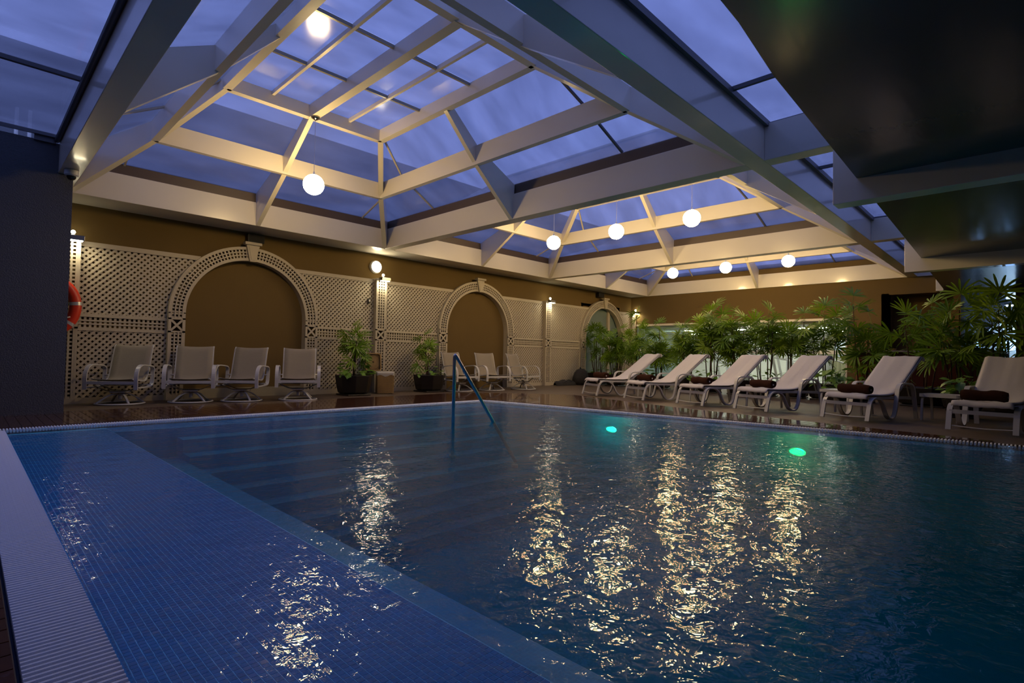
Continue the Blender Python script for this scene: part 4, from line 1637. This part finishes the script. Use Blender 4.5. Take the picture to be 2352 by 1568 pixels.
def ivy_mesh(seed):
    r = random.Random(seed)
    mb = MB()
    pts = [(0, 0), (0.25, -0.34), (0.6, -0.38), (0.85, -0.2), (1.1, 0), (0.85, 0.2), (0.6, 0.38), (0.25, 0.34)]
    mb.v.append((0.45, 0, 0.0))
    for x, y in pts:
        mb.v.append((x, y * r.uniform(.85, 1.1), 0.10 * abs(y) - 0.12 * x * x))
    for i in range(8):
        mb.f.append((0, 1 + i, 1 + (i + 1) % 8))
    mb.tube([(-0.9, 0, -0.35), (0, 0, 0)], 0.02, 4)
    me = mb.mesh('leaf')
    me.materials.append(M['under'])
    return me


IVY = [ivy_mesh(s) for s in range(3)]


def oct_pot(w, h, parent, top_w=None):
    """octagonal bowl planter with saucer"""
    a = w / 2
    prof = [(0.70 * a, 0.03), (0.88 * a, 0.10 * h + 0.03), (0.96 * a, 0.45 * h), (1.06 * a, h), (1.0 * a, h), (0.95 * a, h - 0.03), (0.0, h - 0.05)]
    b = MB()
    n = 8
    k = 0
    for i in range(n):
        an = 2 * PI * (i + 0.5) / n
        for r, z in prof:
            b.v.append((r * math.cos(an) * 1.08, r * math.sin(an) * 1.08, z))
    m = len(prof)
    for i in range(n):
        j = (i + 1) % n
        for q in range(m - 1):
            b.f.append((i * m + q, j * m + q, j * m + q + 1, i * m + q + 1))
    b.f.append(tuple(i * m for i in range(n - 1, -1, -1)))
    p = b.build('planter', M['pot'], parent, bevel=0.008)
    MB().box(-0.78 * a, 0.78 * a, -0.78 * a, 0.78 * a, 0.002, 0.035).build('saucer', M['pot'], parent, bevel=0.01)
    MB().lathe([(0, h - 0.045), (0.93 * a, h - 0.045), (0.9 * a, h - 0.03), (0, h - 0.02)], 16, cap=False).build('soil', M['soil'], parent)


def palm(loc, h, nst, label, pot=(0.62, 0.42), spread=0.16, ivy=14, leaf=1.0, per=6, group='potted fan palms', seed=None, kind='palm', low=0.45, round_=None, ivh=0.10, lean=(0, 0), ivs=(0.11, 0.17)):
    r = random.Random(seed if seed is not None else hash(label) % 1000)
    t = thing('potted_palm', loc, 0, label, 'plant', group)
    if pot:
        oct_pot(pot[0], pot[1], t)
    z0 = pot[1] - 0.04 if pot else 0.0
    for s in range(nst):
        a = r.uniform(0, 2 * PI)
        rr = spread * math.sqrt(r.uniform(0.02, 1))
        hh = h * (1.0 if s == 0 else r.uniform(0.55, 0.95))
        b = Vector((rr * math.cos(a), rr * math.sin(a), z0))
        tp = Vector((b.x * 1.6 + r.uniform(-.08, .08) + lean[0] * hh, b.y * 1.6 + r.uniform(-.08, .08) + lean[1] * hh, hh - 0.12))
        md = (b + tp) / 2 + Vector((r.uniform(-.025, .025), r.uniform(-.025, .025), 0))
        pth = [b, (b + md) / 2 + Vector((0.004, 0.004, 0)), md, (md + tp) / 2, tp]
        MB().tube(pth, 0.013 * r.uniform(0.8, 1.25), 6, scale=[1.15, 1.1, 1, .85, .6]).build('stem', M['stem'], t, smooth=True)
        n = per if s else per + 1
        for k in range(n):
            f = 1 - (k / n) * (1 - low) * r.uniform(0.8, 1.0)
            z = z0 + (tp.z - z0) * f
            c = b.lerp(tp, f)
            az = k * 2.4 + r.uniform(-.5, .5) + s
            tilt = r.uniform(-0.65, 0.75) if k > 0 else -0.9   # positive = hangs down
            sc_ = leaf * r.uniform(0.75, 1.15)
            off = 0.30 * 0.75 * sc_
            d = Vector((math.cos(az), math.sin(az), 0))
            el = 0.55 - tilt
            p = Vector((c.x, c.y, z)) + d * off * math.cos(el) * 1.0 + Vector((0, 0, off * math.sin(max(0.1, el)) + 0.03))
            inst('leaf', FAN[r.randrange(5)], t, p, (r.uniform(-1.1, 1.1), tilt, az), sc_)
    for k in range(ivy):
        a = r.uniform(0, 2 * PI)
        rad = (pot[0] if pot else 0.5) * 0.46 * math.sqrt(r.uniform(0.1, 1.2))
        z = z0 + 0.04 + r.uniform(0.0, ivh * 2.2) * (1.2 - rad / 0.5)
        inst('leaf', IVY[r.randrange(3)], t, (rad * math.cos(a), rad * math.sin(a), z), (r.uniform(-.4, .4), r.uniform(-.3, .7), a + r.uniform(-.6, .6)), r.uniform(*ivs))
    return t


palm((6.33, 11.28, 0), 1.54, 3, 'short fan palm with heart shaped ivy in a black octagonal planter beside the wicker basket', pot=(0.74, 0.46), spread=0.06, ivy=34, leaf=0.85, per=8, seed=3, low=0.42, ivh=0.16, ivs=(0.13, 0.2))
palm((8.54, 11.36, 0), 1.42, 3, 'short fan palm in a black octagonal planter at the left leg of the middle arch', pot=(0.74, 0.44), spread=0.08, ivy=26, leaf=0.8, per=6, seed=8, low=0.5, ivh=0.12)
palm((16.2, 11.45, 0), 2.02, 6, 'slender fan palm in a black planter in front of the frosted glass door', pot=(0.72, 0.42), spread=0.2, ivy=10, leaf=0.95, per=5, seed=4, low=0.72)
PL = [((16.0, 10.55), 1.95, 7, 'bushy fan palm in the planter row, nearest the last arch', 0.95, 0.42),
      ((16.0, 9.60), 2.50, 5, 'tall thin fan palm reaching past the corner lamp', 0.85, 0.35),
      ((15.8, 8.75), 2.05, 6, 'fan palm behind the head end of the first lounger', 1.0, 0.45),
      ((15.7, 7.80), 2.10, 7, 'fan palm behind the gap of the first two loungers', 1.0, 0.45),
      ((15.5, 6.95), 2.42, 7, 'tallest dense fan palm behind the second lounger', 1.05, 0.45),
      ((15.5, 6.05), 2.15, 7, 'dense fan palm behind the third lounger', 1.05, 0.4),
      ((15.4, 5.35), 2.22, 5, 'fan palm with thick crown left of the fourth lounger', 1.05, 0.5),
      ((15.4, 4.60), 2.12, 4, 'open fan palm in front of the clear gym window', 1.05, 0.6),
      ((15.4, 3.88), 2.24, 4, 'fan palm in a black planter behind the fourth lounger', 1.05, 0.6)]
for k, ((x, y), h, n, lb, ls, lw) in enumerate(PL):
    palm((x, y, 0), h, n, lb, pot=(0.70, 0.40), spread=0.2, ivy=16, leaf=ls, per=10, seed=20 + k, low=lw, ivh=0.2)
palm((15.3, 3.05, 0), 2.45, 4, 'dark fan palm in front of the olive wall beside the wooden bar', pot=(0.62, 0.40), spread=0.15, ivy=12, leaf=1.05, per=8, seed=41, low=0.35, ivh=0.2)
palm((15.3, 1.85, 0), 2.20, 5, 'broad fan palm in a large black planter in front of the wooden bar', pot=(1.0, 0.42), spread=0.3, ivy=10, leaf=1.25, per=6, seed=42, low=0.5, lean=(0, -0.02))
palm((14.6, 1.10, 0), 2.25, 4, 'broad leaved dark fan palm between the bar and the last lounger', pot=(0.7, 0.40), spread=0.25, ivy=4, leaf=1.5, per=6, seed=43, low=0.6)
palm((14.2, 0.45, 0), 2.15, 4, 'darkest fan palm silhouetted against the blue lit doorway', pot=(0.7, 0.40), spread=0.2, ivy=6, leaf=1.5, per=6, seed=44, low=0.45)


def ivy_plant(loc, label, n, h, rad, pot):
    t = thing('ivy_plant', loc, 0, label, 'plant', 'leafy ivy plants by the bar')
    oct_pot(pot[0], pot[1], t)
    r = random.Random(int(loc[0] * 10))
    for k in range(5):
        a = r.uniform(0, 6.28)
        MB().tube([(0, 0, pot[1] - .04), (rad * .4 * math.cos(a), rad * .4 * math.sin(a), pot[1] + h * .5), (rad * .7 * math.cos(a), rad * .7 * math.sin(a), pot[1] + h * .85)], 0.006, 5).build('stem', M['stem_green'], t)
    for k in range(n):
        a = r.uniform(0, 2 * PI)
        q = rad * math.sqrt(r.uniform(0.02, 1))
        inst('leaf', IVY[r.randrange(3)], t, (q * math.cos(a), q * math.sin(a), pot[1] + r.uniform(0, h)), (r.uniform(-.5, .5), r.uniform(-.2, .9), a), r.uniform(.14, .22))


ivy_plant((14.6, 3.42, 0), 'bright leafy ivy plant beside the terracotta coloured post', 36, 0.45, 0.28, (0.5, 0.36))
ivy_plant((12.6, 0.95, 0), 'bright leafy ivy plant beside the nearest lounger back', 30, 0.40, 0.26, (0.45, 0.36))

# covered bags lying at the trellis foot
t = thing('black_bag', (14.55, 11.62, 0), 0, 'long flat black bag lying at the foot of the trellis', 'bag')
rows = []
for i in range(13):
    u = -0.55 + 1.15 * i / 12
    e_ = math.sqrt(max(0, 1 - ((i - 6) / 6.3) ** 2))
    rows.append([(u, 0.02 + 0.20 * e_ * math.cos(PI * k / 8) * -1, 0.006 + (0.17 + 0.03 * math.sin(i * 1.7)) * e_ ** .6 * math.sin(PI * k / 8) ** .7) for k in range(9)])
MB().grid(rows).build('bag_body', M['bag'], t, smooth=True)
MB().tube([(-0.3, -0.14, 0.12), (-0.1, -0.2, 0.20), (0.2, -0.14, 0.14)], 0.012, 6).build('strap', M['black_plastic'], t)
t = thing('black_sack', (15.28, 11.55, 0), 0, 'upright black sack slumped between the flat bag and the palm planter', 'bag')
mb = MB()
mb.lathe([(0.0, 0.004), (0.27, 0.006), (0.33, 0.12), (0.31, 0.30), (0.26, 0.45), (0.17, 0.54), (0.0, 0.58)], 18, cap=False)
mb.v = [(v[0] * (1 + 0.10 * math.sin(7 * v[2] + 3 * v[1])), v[1] * 0.75 * (1 + 0.1 * math.sin(9 * v[0])), v[2] * (1 + 0.06 * math.sin(6 * v[0]))) for v in mb.v]
mb.build('sack_body', M['bag'], t, smooth=True)
MB().tube([(-0.05, 0, 0.54), (0.0, 0.0, 0.62), (0.06, 0, 0.55)], 0.016, 6).build('tied_neck', M['black_plastic'], t)

# ------------------------------------------------------------------ bar and lounge on the right
t = thing('bar_counter', (0, 0, 0), 0, 'dark red brown wooden bar counter with a pale top behind the palms', 'counter')
box('front', M['wood_bar'], 17.0, 17.9, 0.6, 3.45, 0.002, 1.25, t)
for k in range(6):
    box('panel', M['wood_bar'], 16.975, 17.0, 0.65 + k * 0.465, 0.65 + k * 0.465 + 0.43, 0.12, 1.12, t, bevel=0.006)
box('counter_top', M['bar_top'], 16.85, 18.0, 0.5, 3.55, 1.252, 1.29, t, bevel=0.005)
t = thing('terracotta_post', (15.9, 3.2, 0), 0, 'terracotta coloured round post in front of the wooden bar', 'post')
MB().lathe([(0, 0.002), (0.11, 0.002), (0.10, 0.05), (0.085, 0.95), (0.10, 0.98), (0.0, 1.0)], 20, cap=False).build('shaft', M['terracotta'], t, smooth=True)
MB().lathe([(0, 1.001), (0.12, 1.001), (0.12, 1.03), (0.0, 1.035)], 20, cap=False).build('cap', M['terracotta'], t)
for x, y, c, lb, pr_ in ((17.3, 3.05, 'plastic_grey', 'small pale round vase on the bar counter', [(0, 0), (0.05, 0), (0.085, 0.06), (0.07, 0.11), (0.03, 0.14), (0.03, 0.17), (0.04, 0.18), (0, 0.18)]),
                         (17.3, 2.75, 'wicker', 'low yellow brown bowl on the bar counter', [(0, 0), (0.05, 0), (0.09, 0.045), (0.1, 0.06), (0.085, 0.055), (0, 0.03)]),
                         (17.5, 3.25, 'clear_glass', 'clear glass bottle at the end of the bar counter', [(0, 0), (0.035, 0), (0.035, 0.15), (0.012, 0.2), (0.012, 0.26), (0, 0.26)])):
    t = tag(MB().lathe(pr_, 18, cap=False).build({'plastic_grey': 'vase', 'wicker': 'bowl', 'clear_glass': 'bottle'}[c], M[c], None, smooth=True), lb, {'plastic_grey': 'vase', 'wicker': 'bowl', 'clear_glass': 'bottle'}[c])
    t.location = (x, y, 1.2915)
# brick pillar
bp = struct(empty('trim_2'))
bp['label'] = 'dark brick pillar at the right edge of the room'
box('mortar_core', M['black_plastic'], 19.02, 19.38, -0.6, 0.38, 0, 3.06, bp)
bme = MB().box(0, 0.02, 0.004, 0.236, 0.003, 0.150).mesh('brick')
bme.materials.append(M['brick'])
for r in range(20):
    for c_ in range(5):
        yb = -0.62 + c_ * 0.24 + (0.12 if r % 2 else 0) - 0.12
        if yb > -0.75 and yb + 0.236 < 0.42:
            inst('brick', bme, bp, (19.0 + 0.003 * ((r * 7 + c_ * 3) % 3), yb, r * 0.153))
# lit doorway far in the lounge
db = struct(empty('door_2'))
mb = MB()
pa = [(-0.5, 0.0), (1.35, 0.0), (1.35, 1.6)] + [(0.425 + 0.925 * math.cos(PI * k / 16), 1.6 + 0.925 * math.sin(PI * k / 16)) for k in range(1, 16)] + [(-0.5, 1.6)]
mb.prism(pa, 'x', 24.38, 24.48)
o = mb.build('arched_panel', M['gym_wall'], db)
t = thing('blue_tube_light', (23.9, 0.2, 2.9), 0, 'blue white tube light over the doorway beyond the bar', 'light')
MB().box(-0.05, 0.05, -0.5, 0.5, 0, 0.04).build('tube', M['blue_light'], t)
MB().box(-0.08, 0.08, -0.55, 0.55, 0.041, 0.09).build('housing', M['plastic_grey'], t)
ld = bpy.data.lights.new('doorway_light', 'AREA')
ld.size = 0.6
ld.energy = 30
ld.color = (0.45, 0.68, 1.0)
lo = bpy.data.objects.new('doorway_light', ld)
C.objects.link(lo)
lo.parent = t
lo.location = (-0.1, -0.5, -0.06)
lo.rotation_euler = (0, math.radians(-25), 0)
t = thing('emergency_light', (20.9, 0.86, 2.93), 0, 'rectangular unlit emergency light box on the dark lounge ceiling beam', 'light')
MB().box(-0.04, 0.02, -0.16, 0.16, 0, 0.2).build('case', M['plastic_grey'], t, bevel=0.012)
MB().prism([(-0.13, 0.02), (0.13, 0.02), (0.03, 0.10), (-0.03, 0.10)], 'x', -0.05, -0.04).build('diffuser', M['gym_grey'], t)
MB().box(-0.02, 0.02, -0.02, 0.02, 0.2, 0.139).build('hanger', M['mullion'], t)
for y, lb in ((1.35, 'folded blue lit napkin shaped parasol cone beyond the bar, the wider one'),):
    t = thing('lit_screen', (22.5, 0.62, 0), 0, 'small glowing blue screen on a stand beyond the bar', 'screen')
    MB().box(0, 0.03, -0.16, 0.16, 1.42, 1.72).build('display', M['screen_blue'], t)
    MB().box(0.005, 0.025, -0.02, 0.02, 0.0, 1.42).build('stand', M['gym_dark'], t)
    MB().box(-0.15, 0.15, -0.15, 0.15, 0.001, 0.02).build('foot', M['gym_dark'], t)
t = tag(MB().lathe([(0, 0), (0.11, 0), (0.09, 0.15), (0.03, 0.38), (0, 0.42)], 16, cap=False).build('lit_cone', M['screen_blue'], None, smooth=True), 'pointed blue glowing cone lamp standing beyond the bar counter', 'lamp')
t.location = (20.6, 1.2, 1.3)
tt = thing('console_table', (20.6, 1.05, 0), 0, 'narrow dark console table carrying the blue cone lamp', 'table')
MB().box(-0.2, 0.2, -0.5, 0.4, 1.265, 1.299).build('top', M['gym_dark'], tt)
for sx_ in (-0.17, 0.17):
    for sy in (-0.46, 0.36):
        MB().box(sx_ - .02, sx_ + .02, sy - .02, sy + .02, 0.001, 1.264).build('leg', M['gym_dark'], tt)

# ------------------------------------------------------------------ gym behind the window


def treadmill(x, y, a, lb):
    t = thing('treadmill', (x, y, 0.001), math.radians(a), lb, 'exercise machine', 'exercise machines behind the window')
    MB().box(-0.75, 0.75, -0.38, 0.38, 0.06, 0.2).build('deck', M['gym_dark'], t, bevel=0.03)
    MB().box(-0.72, 0.55, -0.25, 0.25, 0.201, 0.21).build('belt', M['black_plastic'], t)
    for s in (-1, 1):
        MB().ribbon([(0.55, s * 0.36, 0.15), (0.75, s * 0.36, 1.25)], 0.06, 0.08).build('upright', M['gym_grey'], t)
        MB().tube(fillet([(0.72, s * 0.36, 1.1), (0.2, s * 0.38, 1.0), (0.0, s * 0.38, 0.9)], 0.1), 0.022, 8).build('handle', M['gym_grey'], t)
    MB().hexa([(0.62, -0.36, 1.2), (0.82, -0.36, 1.2), (0.82, 0.36, 1.2), (0.62, 0.36, 1.2), (0.72, -0.36, 1.42), (0.86, -0.36, 1.5), (0.86, 0.36, 1.5), (0.72, 0.36, 1.42)]).build('console', M['gym_dark'], t, bevel=0.02)
    MB().box(-0.7, 0.7, -0.3, 0.3, 0.0, 0.059).build('base', M['gym_dark'], t)


treadmill(21.3, 4.7, 100, 'black treadmill behind the window next to the olive wall')
treadmill(21.4, 6.3, 95, 'black treadmill behind the window between the other two treadmills')
treadmill(21.8, 8.6, 85, 'black treadmill deep behind the densest palms')
t = thing('exercise_bike', (20.7, 7.6, 0.001), 1.9, 'black and silver exercise bike close behind the window glass', 'exercise machine', 'exercise machines behind the window')
MB().lathe([(0, -0.03), (0.24, -0.03), (0.26, 0), (0.24, 0.03), (0, 0.03)], 24, cap=False).build('flywheel', M['gym_grey'], t).matrix_local = Matrix.Translation((0.35, 0, 0.35)) @ Matrix.Rotation(PI / 2, 4, 'X')
MB().ribbon([(-0.5, 0, 0.04), (0.6, 0, 0.04)], 0.08, 0.07).build('base_bar', M['gym_dark'], t)
for xx in (-0.5, 0.6):
    MB().ribbon([(xx, -0.28, 0.04), (xx, 0.28, 0.04)], 0.07, 0.07).build('foot', M['gym_dark'], t)
MB().ribbon([(-0.3, 0, 0.07), (-0.15, 0, 0.95)], 0.06, 0.06).build('seat_post', M['gym_dark'], t)
MB().box(-0.32, 0.0, -0.10, 0.10, 0.95, 1.02).build('saddle', M['black_plastic'], t, bevel=0.03)
MB().ribbon([(0.35, 0, 0.6), (0.25, 0, 1.25)], 0.06, 0.06).build('handle_post', M['gym_dark'], t)
MB().tube(fillet([(0.05, -0.25, 1.25), (0.25, -0.25, 1.25), (0.25, 0.25, 1.25), (0.05, 0.25, 1.25)], 0.08), 0.018, 8).build('handlebar', M['gym_grey'], t)
for x, y, r, z, lb in ((21.8, 5.0, 0.33, 1.36, 'shiny silver exercise ball resting on the low ledge'), (21.9, 4.55, 0.26, 1.36, 'smaller blue grey exercise ball on the low ledge')):
    t = tag(MB().sphere((0, 0, r), r, 24, 14).build('exercise_ball', M['ball'], None, smooth=True), lb, 'ball', 'exercise balls behind the window')
    t.location = (x + 0.6, y, z - 0.25)
t = thing('ledge_shelf', (22.4, 5.3, 0), 0, 'low grey shelf unit behind the window carrying two balls', 'shelf')
MB().box(-0.35, 0.35, -1.2, 1.6, 1.08, 1.108).build('shelf_board', M['gym_grey'], t)
for yy_ in (-1.15, 0.2, 1.55):
    MB().box(-0.33, 0.33, yy_ - 0.02, yy_ + 0.02, 0.001, 1.079).build('side_panel', M['gym_grey'], t)
t = thing('curtain', (26.6, 5.9, 0), 0, 'olive green curtain hanging in folds in the far gym', 'curtain')
rows = [[(0.06 * math.sin(k * 1.3), -0.7 + 1.4 * k / 40, z) for k in range(41)] for z in (0.02, 1.2, 2.3)]
MB().grid(rows).build('cloth', M['curtain'], t, smooth=True, solid=0.01)
MB().tube([(0, -0.8, 2.33), (0, 0.8, 2.33)], 0.02, 8).build('rod', M['gym_grey'], t)
t = thing('exit_sign', (22.0, 10.95, 1.78), 0, 'small green lit exit sign seen between the palm leaves', 'sign')
MB().box(-0.02, 0.02, -0.14, 0.14, 0.02, 0.16).build('lit_face', M['exit_green'], t)
MB().box(0.021, 0.05, -0.21, 0.21, -0.01, 0.21).build('case', M['gym_dark'], t)
MB().box(0.025, 0.045, -0.02, 0.02, 0.211, 0.419).build('hanger', M['gym_dark'], t)
t = thing('dark_picture', (26.97, 4.3, 1.3), 0, 'tall dark framed picture on the gym wall beside the olive wall', 'picture')
MB().box(-0.03, -0.01, -0.35, 0.35, 0, 0.9).build('canvas', M['gym_dark'], t)
MB().sweep([(-0.03, -0.36, -0.01), (-0.03, 0.36, -0.01), (-0.03, 0.36, 0.91), (-0.03, -0.36, 0.91)], [(-0.02, -0.015), (0.02, -0.015), (0.02, 0.015), (-0.02, 0.015)], up=(1, 0, 0), closed=True).build('frame', M['gym_grey'], t)
